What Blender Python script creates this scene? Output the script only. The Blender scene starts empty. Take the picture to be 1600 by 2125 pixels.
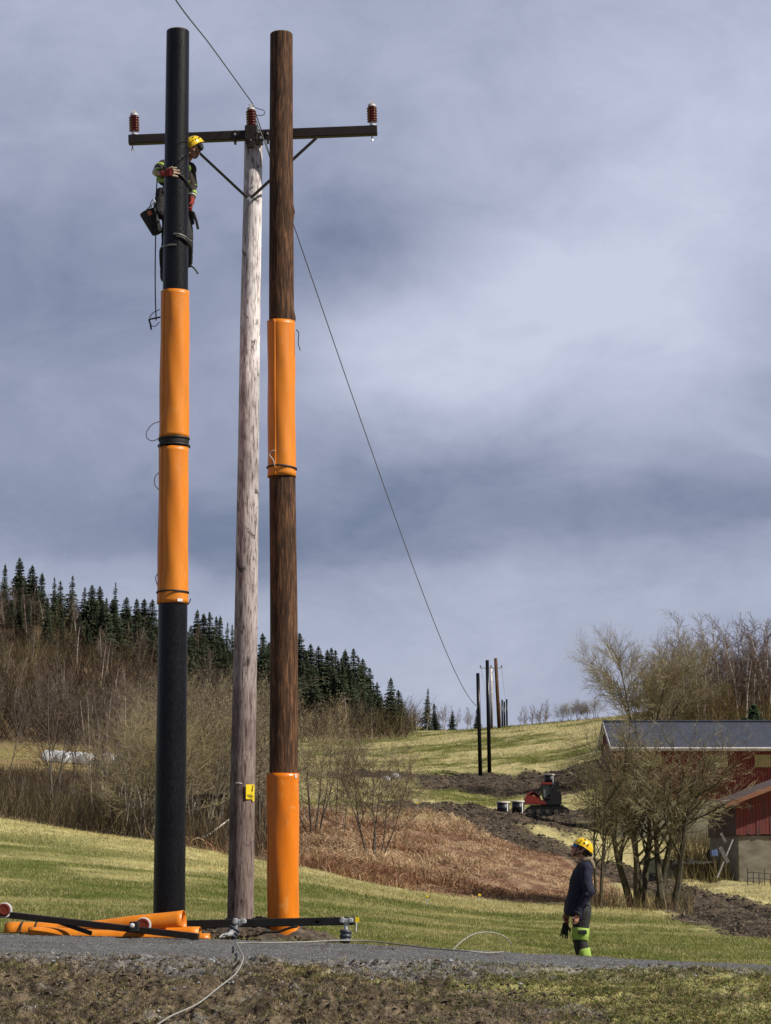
import bpy, math, random
import numpy as np
from mathutils import Vector, Matrix, Euler
R = math.radians
SC = bpy.context.scene
COL = SC.collection
# ------------------------------------------------------------------ camera
F = 4600.0
PITCH = R(8.87)
CP, SP = math.cos(PITCH), math.sin(PITCH)
cam = bpy.data.cameras.new('camera')
cam.sensor_fit = 'VERTICAL'; cam.sensor_height = 24.0
cam.lens = F / 2125.0 * 24.0
cam.clip_start = 0.1; cam.clip_end = 5000
camo = bpy.data.objects.new('camera', cam); COL.objects.link(camo)
camo.location = (0, 0, 0); camo.rotation_euler = (R(90) + PITCH, 0, 0)
SC.camera = camo
# ------------------------------------------------------------------ light
SUN_EL, SUN_AZ = R(42), R(112)          # azimuth clockwise from the view direction (+Y)
SC.view_settings.view_transform = 'Standard'
SC.view_settings.look = 'None'
SC.view_settings.exposure = 0.0
SC.view_settings.gamma = 1.0
sun = bpy.data.lights.new('sun', 'SUN'); sun.energy = 5.0; sun.angle = R(0.6); sun.color = (1.0, 0.93, 0.82)
suno = bpy.data.objects.new('sun', sun); COL.objects.link(suno)
sd = Vector((math.sin(SUN_AZ) * math.cos(SUN_EL), math.cos(SUN_AZ) * math.cos(SUN_EL), math.sin(SUN_EL)))
suno.rotation_euler = sd.to_track_quat('Z', 'Y').to_euler()
suno.location = (30, -20, 40)

world = bpy.data.worlds.new('World'); SC.world = world; world.use_nodes = True
def sky_nodes():
    nt = world.node_tree; N = nt.nodes; L = nt.links; N.clear()
    def nd(t, **k):
        n = N.new(t)
        for a, b in k.items(): setattr(n, a, b)
        return n
    def mth(op, a, b=None, c=None, clamp=False):
        n = nd('ShaderNodeMath', operation=op); n.use_clamp = clamp
        for i, v in enumerate((a, b, c)):
            if v is None: continue
            if isinstance(v, (int, float)): n.inputs[i].default_value = v
            else: L.new(v, n.inputs[i])
        return n.outputs[0]
    out = nd('ShaderNodeOutputWorld'); bg = nd('ShaderNodeBackground'); bg.inputs[1].default_value = 0.1
    sky = nd('ShaderNodeTexSky', sky_type='NISHITA'); sky.sun_disc = False
    sky.sun_elevation = SUN_EL; sky.sun_rotation = SUN_AZ
    tc = nd('ShaderNodeTexCoord'); sx = nd('ShaderNodeSeparateXYZ'); L.new(tc.outputs['Generated'], sx.inputs[0])
    az = mth('ARCTAN2', sx.outputs[0], sx.outputs[1]); el = mth('ARCSINE', sx.outputs[2])
    def noise(su, sv, scale, detail, rough, off=0.0, dist=0.0):
        c = nd('ShaderNodeCombineXYZ'); L.new(mth('MULTIPLY', az, su), c.inputs[0]); L.new(mth('MULTIPLY', el, sv), c.inputs[1]); c.inputs[2].default_value = off
        n = nd('ShaderNodeTexNoise'); n.inputs['Scale'].default_value = scale; n.inputs['Detail'].default_value = detail
        n.inputs['Roughness'].default_value = rough; n.inputs['Distortion'].default_value = dist
        L.new(c.outputs[0], n.inputs['Vector']); return n.outputs[0]
    n1 = noise(1, 2.0, 9, 7, .58, 1.3, .3); n2 = noise(1, 2.0, 5, 3, .5, 7.7); n3 = noise(1, 1.5, 17, 9, .62, 4.1, .4)
    # elevation used for the cloud banks, warped by noise
    elw = mth('ADD', el, mth('MULTIPLY', mth('SUBTRACT', n1, .5), .055))
    elw = mth('ADD', elw, mth('MULTIPLY', az, -0.03))
    ramp = nd('ShaderNodeValToRGB'); ramp.color_ramp.interpolation = 'B_SPLINE'
    L.new(mth('DIVIDE', elw, R(40)), ramp.inputs[0])
    cr = ramp.color_ramp
    stops = [(0.0, .66), (3.2, .72), (5.0, .60), (6.6, .58), (7.6, .42), (8.3, .10), (9.3, .12), (10.4, .40), (12.4, .62), (14.2, .50), (16.2, .36), (18.5, .52), (21, .60), (26, .62), (33, .75), (40, .6)]
    cr.elements[0].position = 0; cr.elements[1].position = 1
    for e, v in stops[1:-1]: cr.elements.new(e / 40)
    for el_, (e, v) in zip(cr.elements, stops): el_.color = (v, v, v, 1)
    val = ramp.outputs[0]
    def blob(az0, el0, sa, se, amp, v):
        a = mth('DIVIDE', mth('SUBTRACT', az, R(az0)), R(sa)); b = mth('DIVIDE', mth('SUBTRACT', elw, R(el0)), R(se))
        d = mth('ADD', mth('MULTIPLY', a, a), mth('MULTIPLY', b, b))
        return mth('MULTIPLY_ADD', mth('POWER', 2.718, mth('MULTIPLY', d, -1.0)), amp, v)
    val = blob(4.5, 14.4, 4.5, 2.6, .48, val)      # bright opening right of the poles
    val = blob(0.6, 12.4, 2.6, 1.5, .30, val)
    val = blob(9, 17.5, 5, 3.4, .36, val)
    val = blob(-9.5, 13.4, 5.5, 2.2, -.24, val)
    val = blob(-9, 15.8, 7, 1.6, -.06, val)
    val = blob(-1.2, 15.8, 2.6, 1.4, -.24, val)
    val = blob(5.5, 10.3, 4, 1.4, .12, val)
    val = blob(-9.5, 8.6, 5, 2.0, .12, val)
    val = mth('ADD', val, mth('MULTIPLY', mth('SUBTRACT', n2, .5), .35))
    val = mth('ADD', val, mth('MULTIPLY', mth('SUBTRACT', n3, .5), .55), clamp=True)
    ccol = nd('ShaderNodeValToRGB'); cc = ccol.color_ramp
    cc.elements[0].position = 0; cc.elements[0].color = (.140, .180, .290, 1)
    cc.elements[1].position = 1; cc.elements[1].color = (.600, .640, .790, 1)
    e = cc.elements.new(.5); e.color = (.352, .388, .520, 1)
    L.new(val, ccol.inputs[0])
    up = nd('ShaderNodeMixRGB', blend_type='MULTIPLY'); up.inputs[0].default_value = 1; up.inputs[2].default_value = (10, 10, 10, 1)
    L.new(ccol.outputs[0], up.inputs[1])
    mx = nd('ShaderNodeMixRGB'); mx.inputs[0].default_value = .94
    L.new(sky.outputs[0], mx.inputs[1]); L.new(up.outputs[0], mx.inputs[2])
    # unseen sky overhead, aside and behind dimmed to cut fill and raise contrast
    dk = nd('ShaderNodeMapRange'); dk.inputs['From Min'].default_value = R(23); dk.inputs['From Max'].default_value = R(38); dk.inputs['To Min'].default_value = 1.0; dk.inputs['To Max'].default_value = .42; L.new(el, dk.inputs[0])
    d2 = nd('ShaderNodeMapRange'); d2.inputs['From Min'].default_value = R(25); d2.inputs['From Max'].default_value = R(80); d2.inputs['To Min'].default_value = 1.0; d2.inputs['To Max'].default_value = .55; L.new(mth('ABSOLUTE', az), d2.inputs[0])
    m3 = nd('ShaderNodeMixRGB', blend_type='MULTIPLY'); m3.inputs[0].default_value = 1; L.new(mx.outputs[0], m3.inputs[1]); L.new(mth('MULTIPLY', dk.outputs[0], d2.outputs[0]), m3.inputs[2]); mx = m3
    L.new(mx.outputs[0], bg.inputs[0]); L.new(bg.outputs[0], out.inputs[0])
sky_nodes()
# ------------------------------------------------------------------ helpers
def at(px, py, Y):
    """point at world depth Y seen at photo pixel (px,py)"""
    a = F * CP - (1062.5 - py) * SP
    return Vector((Y * (px - 800) / a, Y, Y * (F * SP + (1062.5 - py) * CP) / a))
def proj(X, Y, Z):
    d = Y * CP + Z * SP
    return 800 + F * X / d, 1062.5 - F * (Z * CP - Y * SP) / d

def wloc(o):
    v = Vector((0, 0, 0))
    while o is not None: v += o.location; o = o.parent
    return v
def tag(o, label=None, cat=None, group=None, kind=None):
    if label: o['label'] = label
    if cat: o['category'] = cat
    if group: o['group'] = group
    if kind: o['kind'] = kind
    return o
def root(name, loc, label, cat, group=None):
    o = bpy.data.objects.new(name, None); COL.objects.link(o); o.location = loc; o.empty_display_size = .2
    return tag(o, label, cat, group)
def link(name, me, parent=None, loc=None):
    o = bpy.data.objects.new(name, me); COL.objects.link(o)
    if parent: o.parent = parent
    if loc is not None: o.location = loc
    return o
def mesh_np(name, V, Fs, mats, smooth=False, midx=None, color=None):
    V = np.asarray(V, dtype=np.float32).reshape(-1, 3)
    me = bpy.data.meshes.new(name)
    me.vertices.add(len(V)); me.vertices.foreach_set('co', V.ravel())
    tot = []; starts = []; n = 0
    loops = []
    for f in Fs:
        f = np.asarray(f, dtype=np.int32)
        if len(f) == 0: continue
        k = f.shape[1]; loops.append(f.ravel())
        starts.append(n + np.arange(len(f)) * k); tot.append(np.full(len(f), k)); n += f.size
    if loops:
        loops = np.concatenate(loops); starts = np.concatenate(starts); tot = np.concatenate(tot)
        me.loops.add(len(loops)); me.loops.foreach_set('vertex_index', loops.astype(np.int32))
        me.polygons.add(len(starts)); me.polygons.foreach_set('loop_start', starts.astype(np.int32)); me.polygons.foreach_set('loop_total', tot.astype(np.int32))
        me.polygons.foreach_set('use_smooth', np.full(len(starts), smooth, dtype=bool))
        if midx is not None: me.polygons.foreach_set('material_index', np.asarray(midx, dtype=np.int32))
    for m in (mats if isinstance(mats, (list, tuple)) else [mats]): me.materials.append(m)
    if color is not None:
        at_ = me.color_attributes.new('Col', 'FLOAT_COLOR', 'POINT')
        c = np.ones((len(V), 4), dtype=np.float32); c[:, :3] = color; at_.data.foreach_set('color', c.ravel())
    me.update(calc_edges=True); me.validate()
    return me

class MB:
    """collects shapes, becomes one mesh object"""
    def __init__(s): s.V = []; s.F = []; s.n = 0
    def add(s, V, Fc):
        s.V += [tuple(v) for v in V]; s.F += [tuple(i + s.n for i in f) for f in Fc]; s.n += len(V); return s
    def box(s, c, size, M=None, bev=0.0):
        x, y, z = [k / 2 for k in size]
        if bev > 0:
            b = min(bev, x * .9, y * .9, z * .9); V = []; 
            bm_V = []
            for sx in (-1, 1):
                for sy in (-1, 1):
                    for sz in (-1, 1):
                        bm_V += [(sx * x, sy * (y - b), sz * (z - b)), (sx * (x - b), sy * y, sz * (z - b)), (sx * (x - b), sy * (y - b), sz * z)]
            idx = lambda sx, sy, sz, k: ((sx > 0) * 4 + (sy > 0) * 2 + (sz > 0)) * 3 + k
            Fc = []
            for sx in (-1, 1): Fc.append([idx(sx, -1, -1, 0), idx(sx, 1, -1, 0), idx(sx, 1, 1, 0), idx(sx, -1, 1, 0)][::sx])
            for sy in (-1, 1): Fc.append([idx(-1, sy, -1, 1), idx(1, sy, -1, 1), idx(1, sy, 1, 1), idx(-1, sy, 1, 1)][::-sy])
            for sz in (-1, 1): Fc.append([idx(-1, -1, sz, 2), idx(1, -1, sz, 2), idx(1, 1, sz, 2), idx(-1, 1, sz, 2)][::sz])
            for sx in (-1, 1):
                for sy in (-1, 1):
                    Fc.append([idx(sx, sy, -1, 0), idx(sx, sy, -1, 1), idx(sx, sy, 1, 1), idx(sx, sy, 1, 0)])
                for sz in (-1, 1):
                    Fc.append([idx(sx, -1, sz, 0), idx(sx, -1, sz, 2), idx(sx, 1, sz, 2), idx(sx, 1, sz, 0)])
                    for sy in (-1, 1): Fc.append([idx(sx, sy, sz, 0), idx(sx, sy, sz, 1), idx(sx, sy, sz, 2)])
            for sy in (-1, 1):
                for sz in (-1, 1):
                    Fc.append([idx(-1, sy, sz, 1), idx(-1, sy, sz, 2), idx(1, sy, sz, 2), idx(1, sy, sz, 1)])
            V = [Vector(v) for v in bm_V]
        else:
            V = [Vector((sx * x, sy * y, sz * z)) for sx in (-1, 1) for sy in (-1, 1) for sz in (-1, 1)]
            Fc = [(0, 1, 3, 2), (4, 6, 7, 5), (0, 4, 5, 1), (2, 3, 7, 6), (0, 2, 6, 4), (1, 5, 7, 3)]
        c = Vector(c)
        if M is not None: V = [M @ v for v in V]
        return s.add([v + c for v in V], Fc)
    def tube(s, pts, rad, n=8, caps=True, flat=1.0):
        pts = [Vector(p) for p in pts]; k = len(pts)
        if not isinstance(rad, (list, tuple)): rad = [rad] * k
        V = []; Fc = []; u = None
        for i, p in enumerate(pts):
            t = (pts[min(i + 1, k - 1)] - pts[max(i - 1, 0)])
            t = t.normalized() if t.length > 1e-9 else Vector((0, 0, 1))
            if u is None:
                a = Vector((0, -1, 0)) if abs(t.y) < .9 else Vector((1, 0, 0)); u = (a - t * a.dot(t)).normalized()
            else:
                u = u - t * u.dot(t); u = u.normalized() if u.length > 1e-6 else t.orthogonal().normalized()
            w = t.cross(u)
            for j in range(n):
                a = 2 * math.pi * j / n
                V.append(p + (u * math.cos(a) * flat + w * math.sin(a)) * rad[i])
        for i in range(k - 1):
            for j in range(n):
                a = i * n + j; b = i * n + (j + 1) % n
                Fc.append((a, b, b + n, a + n))
        if caps:
            Fc.append(tuple(range(n))[::-1]); Fc.append(tuple((k - 1) * n + j for j in range(n)))
        return s.add(V, Fc)
    def bar(s, p0, p1, w, h=None, up=(0, 0, 1)):
        """rectangular bar from p0 to p1, w across, h along up"""
        p0 = Vector(p0); p1 = Vector(p1); h = h or w; t = (p1 - p0); L_ = t.length; t.normalize()
        up = Vector(up); up = (up - t * up.dot(t)).normalized(); sde = t.cross(up)
        M = Matrix((t, sde, up)).transposed()
        return s.box((p0 + p1) / 2, (L_, w, h), M, bev=min(w, h) * .08)
    def lathe(s, prof, n=24, M=None, o=(0, 0, 0)):
        V = []; Fc = []; k = len(prof); o = Vector(o)
        for r, z in prof:
            for j in range(n):
                a = 2 * math.pi * j / n; v = Vector((r * math.cos(a), r * math.sin(a), z))
                V.append((M @ v if M is not None else v) + o)
        for i in range(k - 1):
            for j in range(n):
                a = i * n + j; b = i * n + (j + 1) % n; Fc.append((a, b, b + n, a + n))
        if prof[0][0] > 1e-4: Fc.append(tuple(range(n))[::-1])
        if prof[-1][0] > 1e-4: Fc.append(tuple((k - 1) * n + j for j in range(n)))
        return s.add(V, Fc)
    def ell(s, c, r, rot=(0, 0, 0), n=16, m=10):
        c = Vector(c); M = Euler(rot).to_matrix() if not isinstance(rot, Matrix) else rot
        V = [M @ Vector((0, 0, -r[2])) + c]; Fc = []
        for i in range(1, m):
            ph = -math.pi / 2 + math.pi * i / m
            for j in range(n):
                a = 2 * math.pi * j / n
                V.append(M @ Vector((r[0] * math.cos(ph) * math.cos(a), r[1] * math.cos(ph) * math.sin(a), r[2] * math.sin(ph))) + c)
        V.append(M @ Vector((0, 0, r[2])) + c)
        for j in range(n):
            Fc.append((0, 1 + (j + 1) % n, 1 + j)); Fc.append((len(V) - 1, 1 + (m - 2) * n + j, 1 + (m - 2) * n + (j + 1) % n))
        for i in range(m - 2):
            for j in range(n):
                a = 1 + i * n + j; b = 1 + i * n + (j + 1) % n; Fc.append((a, b, b + n, a + n))
        return s.add(V, Fc)
    def caps(s, p0, p1, r0, r1, n=14):
        p0 = Vector(p0); p1 = Vector(p1); t = (p1 - p0); L_ = t.length; t.normalize(); P = []; Rr = []
        for a in (88, 65, 40, 18): P.append(p0 - t * r0 * math.sin(R(a))); Rr.append(r0 * math.cos(R(a)))
        for f in (0, .5, 1): P.append(p0 + (p1 - p0) * f); Rr.append(r0 + (r1 - r0) * f)
        for a in (18, 40, 65, 88): P.append(p1 + t * r1 * math.sin(R(a))); Rr.append(r1 * math.cos(R(a)))
        return s.tube(P, Rr, n)
    def loft(s, rings, n=24):
        """rings: (center, rx, ry, tilt) ellipses in the xy plane, tilt = dz per unit x"""
        V = []; Fc = []; k = len(rings)
        for c, rx, ry, tl in rings:
            for j in range(n):
                a = 2 * math.pi * j / n; x = rx * math.cos(a); V.append(Vector(c) + Vector((x, ry * math.sin(a), x * tl)))
        for i in range(k - 1):
            for j in range(n):
                a = i * n + j; b = i * n + (j + 1) % n; Fc.append((a, b, b + n, a + n))
        Fc.append(tuple(range(n))[::-1]); Fc.append(tuple((k - 1) * n + j for j in range(n)))
        return s.add(V, Fc)
    def build(s, name, mats, parent=None, smooth=False, top=None, remesh=None, sm=2, bump=0.0, bscale=10.0):
        """top = base location for a top-level object; under a parent the vertices become local to it"""
        o_ = wloc(parent) if parent else Vector(top if top is not None else (0, 0, 0))
        V = [Vector(v) - o_ for v in s.V]
        me = bpy.data.meshes.new(name); me.from_pydata(V, [], s.F)
        if remesh:
            t = bpy.data.objects.new('tmp', me); COL.objects.link(t)
            md = t.modifiers.new('r', 'REMESH'); md.mode = 'VOXEL'; md.voxel_size = remesh; md.use_smooth_shade = True
            ms = t.modifiers.new('s', 'SMOOTH'); ms.factor = .5; ms.iterations = sm
            dg = bpy.context.evaluated_depsgraph_get(); dg.update()
            me2 = bpy.data.meshes.new_from_object(t.evaluated_get(dg)); me2.name = name
            bpy.data.objects.remove(t); bpy.data.meshes.remove(me); me = me2
            if bump > 0:
                co = np.empty(len(me.vertices) * 3); me.vertices.foreach_get('co', co); co = co.reshape(-1, 3)
                no = np.empty(len(me.vertices) * 3); me.vertices.foreach_get('normal', no); no = no.reshape(-1, 3)
                h = fbm3(co * bscale + 5.3, 3) - .5
                co = co + no * (h * bump * 2)[:, None]
                me.vertices.foreach_set('co', co.ravel()); me.update()
            me.materials.clear(); smooth = True
        for m in (mats if isinstance(mats, (list, tuple)) else [mats]): me.materials.append(m)
        me.polygons.foreach_set('use_smooth', [smooth] * len(me.polygons)); me.update()
        o = link(name, me, parent)
        if top is not None: o.location = top
        return o

def hash3(ix, iy, iz):
    h = (ix * 374761393 + iy * 668265263 + iz * 1274126177) & 0xffffffff
    h = ((h ^ (h >> 13)) * 1274126177) & 0xffffffff
    return ((h ^ (h >> 16)) & 0xffff) / 65535.0
def vnoise3(p):
    i = np.floor(p).astype(np.int64); f = p - i; f = f * f * (3 - 2 * f); r = 0
    for dx in (0, 1):
        wx = f[:, 0] if dx else 1 - f[:, 0]
        for dy in (0, 1):
            wy = f[:, 1] if dy else 1 - f[:, 1]
            for dz in (0, 1):
                wz = f[:, 2] if dz else 1 - f[:, 2]
                r = r + hash3(i[:, 0] + dx, i[:, 1] + dy, i[:, 2] + dz) * wx * wy * wz
    return r
def fbm3(p, o=4):
    r = 0; a = .5; t = 0
    for k in range(o): r = r + vnoise3(p * 2 ** k + 17.1 * k) * a; t += a; a *= .5
    return r / t
def fbm2(x, y, o=4, seed=0.0):
    x = np.asarray(x, float); y = np.asarray(y, float); sh = np.broadcast(x, y).shape
    x, y = np.broadcast_arrays(x, y)
    return fbm3(np.stack([x.ravel(), y.ravel(), np.full(x.size, seed + .37)], 1), o).reshape(sh)
def sstep(a, b, x):
    t = np.clip((x - a) / (b - a), 0, 1); return t * t * (3 - 2 * t)
def spline(pts, k=8):
    pts = [Vector(p) for p in pts]; out = []
    P = [pts[0] * 2 - pts[1]] + pts + [pts[-1] * 2 - pts[-2]]
    for i in range(1, len(P) - 2):
        a, b, c, d = P[i - 1:i + 3]
        for j in range(k):
            t = j / k
            out.append(.5 * ((2 * b) + (c - a) * t + (2 * a - 5 * b + 4 * c - d) * t * t + (3 * b - a - 3 * c + d) * t ** 3))
    out.append(pts[-1]); return out

# ------------------------------------------------------------------ materials
def mat(name, a, b=None, scale=8.0, stretch=(1, 1, 1), rough=.7, bump=0.0, bscale=None, detail=5.0, metallic=0.0, lo=.35, hi=.65, c=None, attr=None, spec=.5, coat=0.0, rough2=None, distort=0.0, translucent=0.0, coords='Object'):
    m = bpy.data.materials.new(name); m.use_nodes = True; nt = m.node_tree; N = nt.nodes; L = nt.links
    bs = N['Principled BSDF']; bs.inputs['Roughness'].default_value = rough; bs.inputs['Metallic'].default_value = metallic
    bs.inputs['Specular IOR Level'].default_value = spec
    if coat: bs.inputs['Coat Weight'].default_value = coat
    tc = N.new('ShaderNodeTexCoord'); mp = N.new('ShaderNodeMapping'); mp.inputs['Scale'].default_value = stretch
    L.new(tc.outputs[coords], mp.inputs[0])
    nz = N.new('ShaderNodeTexNoise'); nz.inputs['Scale'].default_value = scale; nz.inputs['Detail'].default_value = detail; nz.inputs['Roughness'].default_value = .6
    nz.inputs['Distortion'].default_value = distort
    L.new(mp.outputs[0], nz.inputs['Vector'])
    if b is None: b = tuple(x * .82 for x in a)
    cr = N.new('ShaderNodeValToRGB'); e = cr.color_ramp.elements
    e[0].position = lo; e[0].color = (*b, 1); e[1].position = hi; e[1].color = (*a, 1)
    if c is not None: x = cr.color_ramp.elements.new((lo + hi) / 2); x.color = (*c, 1)
    L.new(nz.outputs[0], cr.inputs[0]); src = cr.outputs[0]
    if attr:
        at_ = N.new('ShaderNodeAttribute'); at_.attribute_name = attr
        mx = N.new('ShaderNodeMixRGB'); mx.blend_type = 'MULTIPLY'; mx.inputs[0].default_value = 1
        L.new(at_.outputs['Color'], mx.inputs[1]); L.new(src, mx.inputs[2]); src = mx.outputs[0]
    L.new(src, bs.inputs['Base Color'])
    if rough2 is not None:
        mr = N.new('ShaderNodeMapRange'); mr.inputs['To Min'].default_value = rough; mr.inputs['To Max'].default_value = rough2
        L.new(nz.outputs[0], mr.inputs[0]); L.new(mr.outputs[0], bs.inputs['Roughness'])
    if bump:
        n2 = N.new('ShaderNodeTexNoise'); n2.inputs['Scale'].default_value = bscale or scale; n2.inputs['Detail'].default_value = 6
        L.new(mp.outputs[0], n2.inputs['Vector'])
        bp = N.new('ShaderNodeBump'); bp.inputs['Strength'].default_value = bump; bp.inputs['Distance'].default_value = .02
        L.new(n2.outputs[0], bp.inputs['Height']); L.new(bp.outputs[0], bs.inputs['Normal'])
    if translucent:
        bs.inputs['Subsurface Weight'].default_value = 0
        tr = N.new('ShaderNodeBsdfTranslucent'); L.new(src, tr.inputs[0]); ms = N.new('ShaderNodeMixShader'); ms.inputs[0].default_value = translucent
        L.new(bs.outputs[0], ms.inputs[1]); L.new(tr.outputs[0], ms.inputs[2]); L.new(ms.outputs[0], N['Material Output'].inputs[0])
    return m
M = {}
M['blade'] = mat('grass_blade', (1.15, 1.1, 1.0), (.75, .78, .75), scale=3, rough=.8, attr='Col', spec=.1, translucent=.25)
M['ground'] = mat('ground_surface', (1.3, 1.27, 1.2), (.62, .62, .62), scale=2.6, rough=.95, attr='Col', bump=.8, bscale=6, spec=.1, detail=9, lo=.3, hi=.7)
M['bank'] = mat('bank_soil', (1.95, 1.88, 1.72), (.62, .62, .62), scale=22, rough=.95, attr='Col', bump=1.0, bscale=45, spec=.15, detail=8)
M['gravel'] = mat('road_gravel', (.24, .24, .255), (.07, .07, .075), scale=55, rough=.9, bump=1.0, bscale=90, c=(.14, .14, .148), detail=6, lo=.25, hi=.75)
M['stone'] = mat('stone', (.34, .34, .36), (.16, .16, .17), scale=6, rough=.85)
M['mud'] = mat('mud', (.13, .10, .07), (.03, .023, .017), scale=9.0, stretch=(1, 1, 1), rough=.75, bump=1.0, bscale=5, detail=8)
# ------------------------------------------------------------------ terrain
# height profiles along nine sight lines: px of the line -> [(depth, py where the ground there appears)]
PROF = {
    -500: [(20, 2125), (23, 1982), (27, 1926), (29, 1932), (75, 1610), (100, 1590), (280, 1560), (450, 1230), (520, 1190), (900, 1400)],
    0: [(20, 2125), (23, 1985), (27, 1938), (29, 1948), (75, 1693), (100, 1668), (280, 1586), (450, 1262), (520, 1235), (900, 1400)],
    350: [(20, 2125), (23, 1990), (27, 1946), (29, 1954), (75, 1752), (100, 1705), (200, 1640), (280, 1590), (450, 1340), (520, 1330), (900, 1450)],
    600: [(20, 2125), (23, 1995), (27, 1955), (29, 1963), (75, 1797), (85, 1745), (110, 1690), (200, 1600), (330, 1545), (450, 1440), (520, 1440), (900, 1500)],
    800: [(20, 2125), (23, 1999), (27, 1963), (29, 1976), (75, 1846), (85, 1790), (115, 1700), (170, 1648), (215, 1606), (330, 1534), (400, 1500), (500, 1495), (900, 1560)],
    1000: [(20, 2125), (23, 2003), (27.2, 1973), (28.1, 1998), (29.5, 2000), (75, 1877), (90, 1805), (106, 1752), (116, 1702), (135, 1684), (180, 1668), (215, 1606), (290, 1528), (335, 1508), (450, 1535), (900, 1590)],
    1200: [(20, 2125), (23, 2007), (27.2, 1986), (28.0, 2032), (30, 2028), (75, 1883), (95, 1834), (106, 1808), (118, 1752), (135, 1716), (180, 1682), (215, 1605), (290, 1508), (335, 1491), (450, 1520), (900, 1560)],
    1400: [(20, 2125), (23, 2011), (27.2, 1996), (28.0, 2038), (30, 2034), (60, 1925), (75, 1892), (100, 1840), (124, 1775), (150, 1640), (200, 1500), (260, 1455), (330, 1470), (900, 1560)],
    1600: [(20, 2125), (23, 2014), (27.2, 2006), (28.0, 2044), (30, 2040), (60, 1935), (75, 1898), (100, 1838), (112, 1828), (124, 1795), (150, 1640), (200, 1485), (260, 1435), (330, 1450), (900, 1560)],
    2100: [(20, 2125), (23, 2016), (27, 2012), (29, 2044), (60, 1940), (75, 1900), (100, 1838), (112, 1828), (124, 1795), (150, 1640), (200, 1470), (260, 1420), (330, 1440), (900, 1560)],
}
_LY = np.linspace(math.log(1.0), math.log(1000.0), 1400)
_PX = np.linspace(-500, 2100, 201)
def _mk():
    cols = sorted(PROF); tab = np.zeros((len(cols), len(_LY)))
    for i, c in enumerate(cols):
        ys = [1.0, 5.0, 17.5]; zs = [-1.62, -1.62, -1.58]
        for Y, py in PROF[c]: ys.append(Y); zs.append(at(c, py, Y).z)
        tab[i] = np.interp(_LY, np.log(ys), np.array(zs) / np.array(ys))
    full = np.array([np.interp(_PX, cols, tab[:, k]) for k in range(len(_LY))]).T
    def blur(A, s, ax):
        r = int(3 * s); k = np.exp(-np.arange(-r, r + 1) ** 2 / (2 * s * s)); k /= k.sum()
        P = np.pad(A, [(r, r) if a == ax else (0, 0) for a in (0, 1)], mode='edge')
        return np.apply_along_axis(lambda v: np.convolve(v, k, 'valid'), ax, P)
    far = blur(blur(full, 9, 1), 7, 0); near = blur(blur(full, 2.5, 1), 7, 0)
    w = sstep(math.log(27), math.log(40), _LY)[None, :]
    return near * (1 - w) + far * w
_TAB = _mk()
def ground_z(X, Y):
    X = np.asarray(X, float); Y = np.maximum(np.asarray(Y, float), 1.0)
    px = 800 + 4545.0 * X / Y
    a = np.clip((px + 500) / 13.0, 0, 199.999); b = np.clip((np.log(Y) - _LY[0]) / (_LY[1] - _LY[0]), 0, 1398.999)
    i = a.astype(int); j = b.astype(int); fa = a - i; fb = b - j
    s = (_TAB[i, j] * (1 - fa) * (1 - fb) + _TAB[i + 1, j] * fa * (1 - fb) + _TAB[i, j + 1] * (1 - fa) * fb + _TAB[i + 1, j + 1] * fa * fb)
    z = s * Y
    rough = sstep(70, 95, Y) * (1 - sstep(240, 330, Y))
    z = z + ((fbm2(X * .25, Y * .25, 3, 3.0) - .5) * .9 + (fbm2(X * .8, Y * .6, 3, 13.0) - .5) * .45) * rough + (fbm2(X * .05, Y * .05, 3, 9.0) - .5) * 5 * sstep(300, 420, Y) * (1 - sstep(650, 820, px))
    return z
def gz(x, y): return float(ground_z(np.array([x]), np.array([y]))[0])
def ground_at(px, py, Ymin=28.0, Ymax=600.0):
    """where the sight line meets the ground beyond Ymin"""
    Ys = np.geomspace(Ymin, Ymax, 900); P = [at(px, py, y) for y in (1.0,)][0]
    zr = P.z * Ys; g = ground_z(P.x * Ys, Ys); k = np.where(g >= zr)[0]
    i = k[0] if len(k) else int(np.argmin(np.abs(g - zr)))
    return Vector((P.x * Ys[i], Ys[i], g[i]))

def seg_dist(px, py, pts):
    d = np.full(px.shape, 1e9)
    for (x0, y0, w0), (x1, y1, w1) in zip(pts[:-1], pts[1:]):
        vx, vy = x1 - x0, y1 - y0; t = np.clip(((px - x0) * vx + (py - y0) * vy) / (vx * vx + vy * vy), 0, 1)
        d = np.minimum(d, np.hypot(px - x0 - t * vx, py - y0 - t * vy) / (w0 + (w1 - w0) * t))
    return d
# muddy track in plan (world x, y, half width), laid out once from where the photograph shows it
_tr = [(950, 1696, 3.0), (1040, 1716, 2.8), (1130, 1750, 2.6), (1210, 1784, 2.3), (1290, 1816, 2.0), (1400, 1850, 1.8), (1480, 1880, 2.0), (1560, 1912, 2.2), (1680, 1945, 2.4)]
TRACK = []
for a, b, w in _tr:
    g = ground_at(a, b, 40); TRACK.append((g.x, g.y, w))
_TPX = np.array([800 + 4545 * a / b for a, b, w in TRACK]); _TPY = np.array([b for a, b, w in TRACK]); _o = np.argsort(_TPX); _TPX = _TPX[_o]; _TPY = _TPY[_o]
_md = [(860, 1612), (940, 1620), (1010, 1622), (1100, 1625), (1180, 1612), (1230, 1606)]
MUDP = [(ground_at(a, b, 150).x, ground_at(a, b, 150).y, 12.0) for a, b in _md]
_md2 = [(990, 1690), (1080, 1690), (1200, 1690)]
MUDQ = [(ground_at(a, b, 120).x, ground_at(a, b, 120).y, 7.0) for a, b in _md2]
G1 = np.array((.160, .182, .044)); G2 = np.array((.088, .120, .026)); STRAW = np.array((.47, .42, .215)); STRAW2 = np.array((.27, .23, .10))
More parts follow.
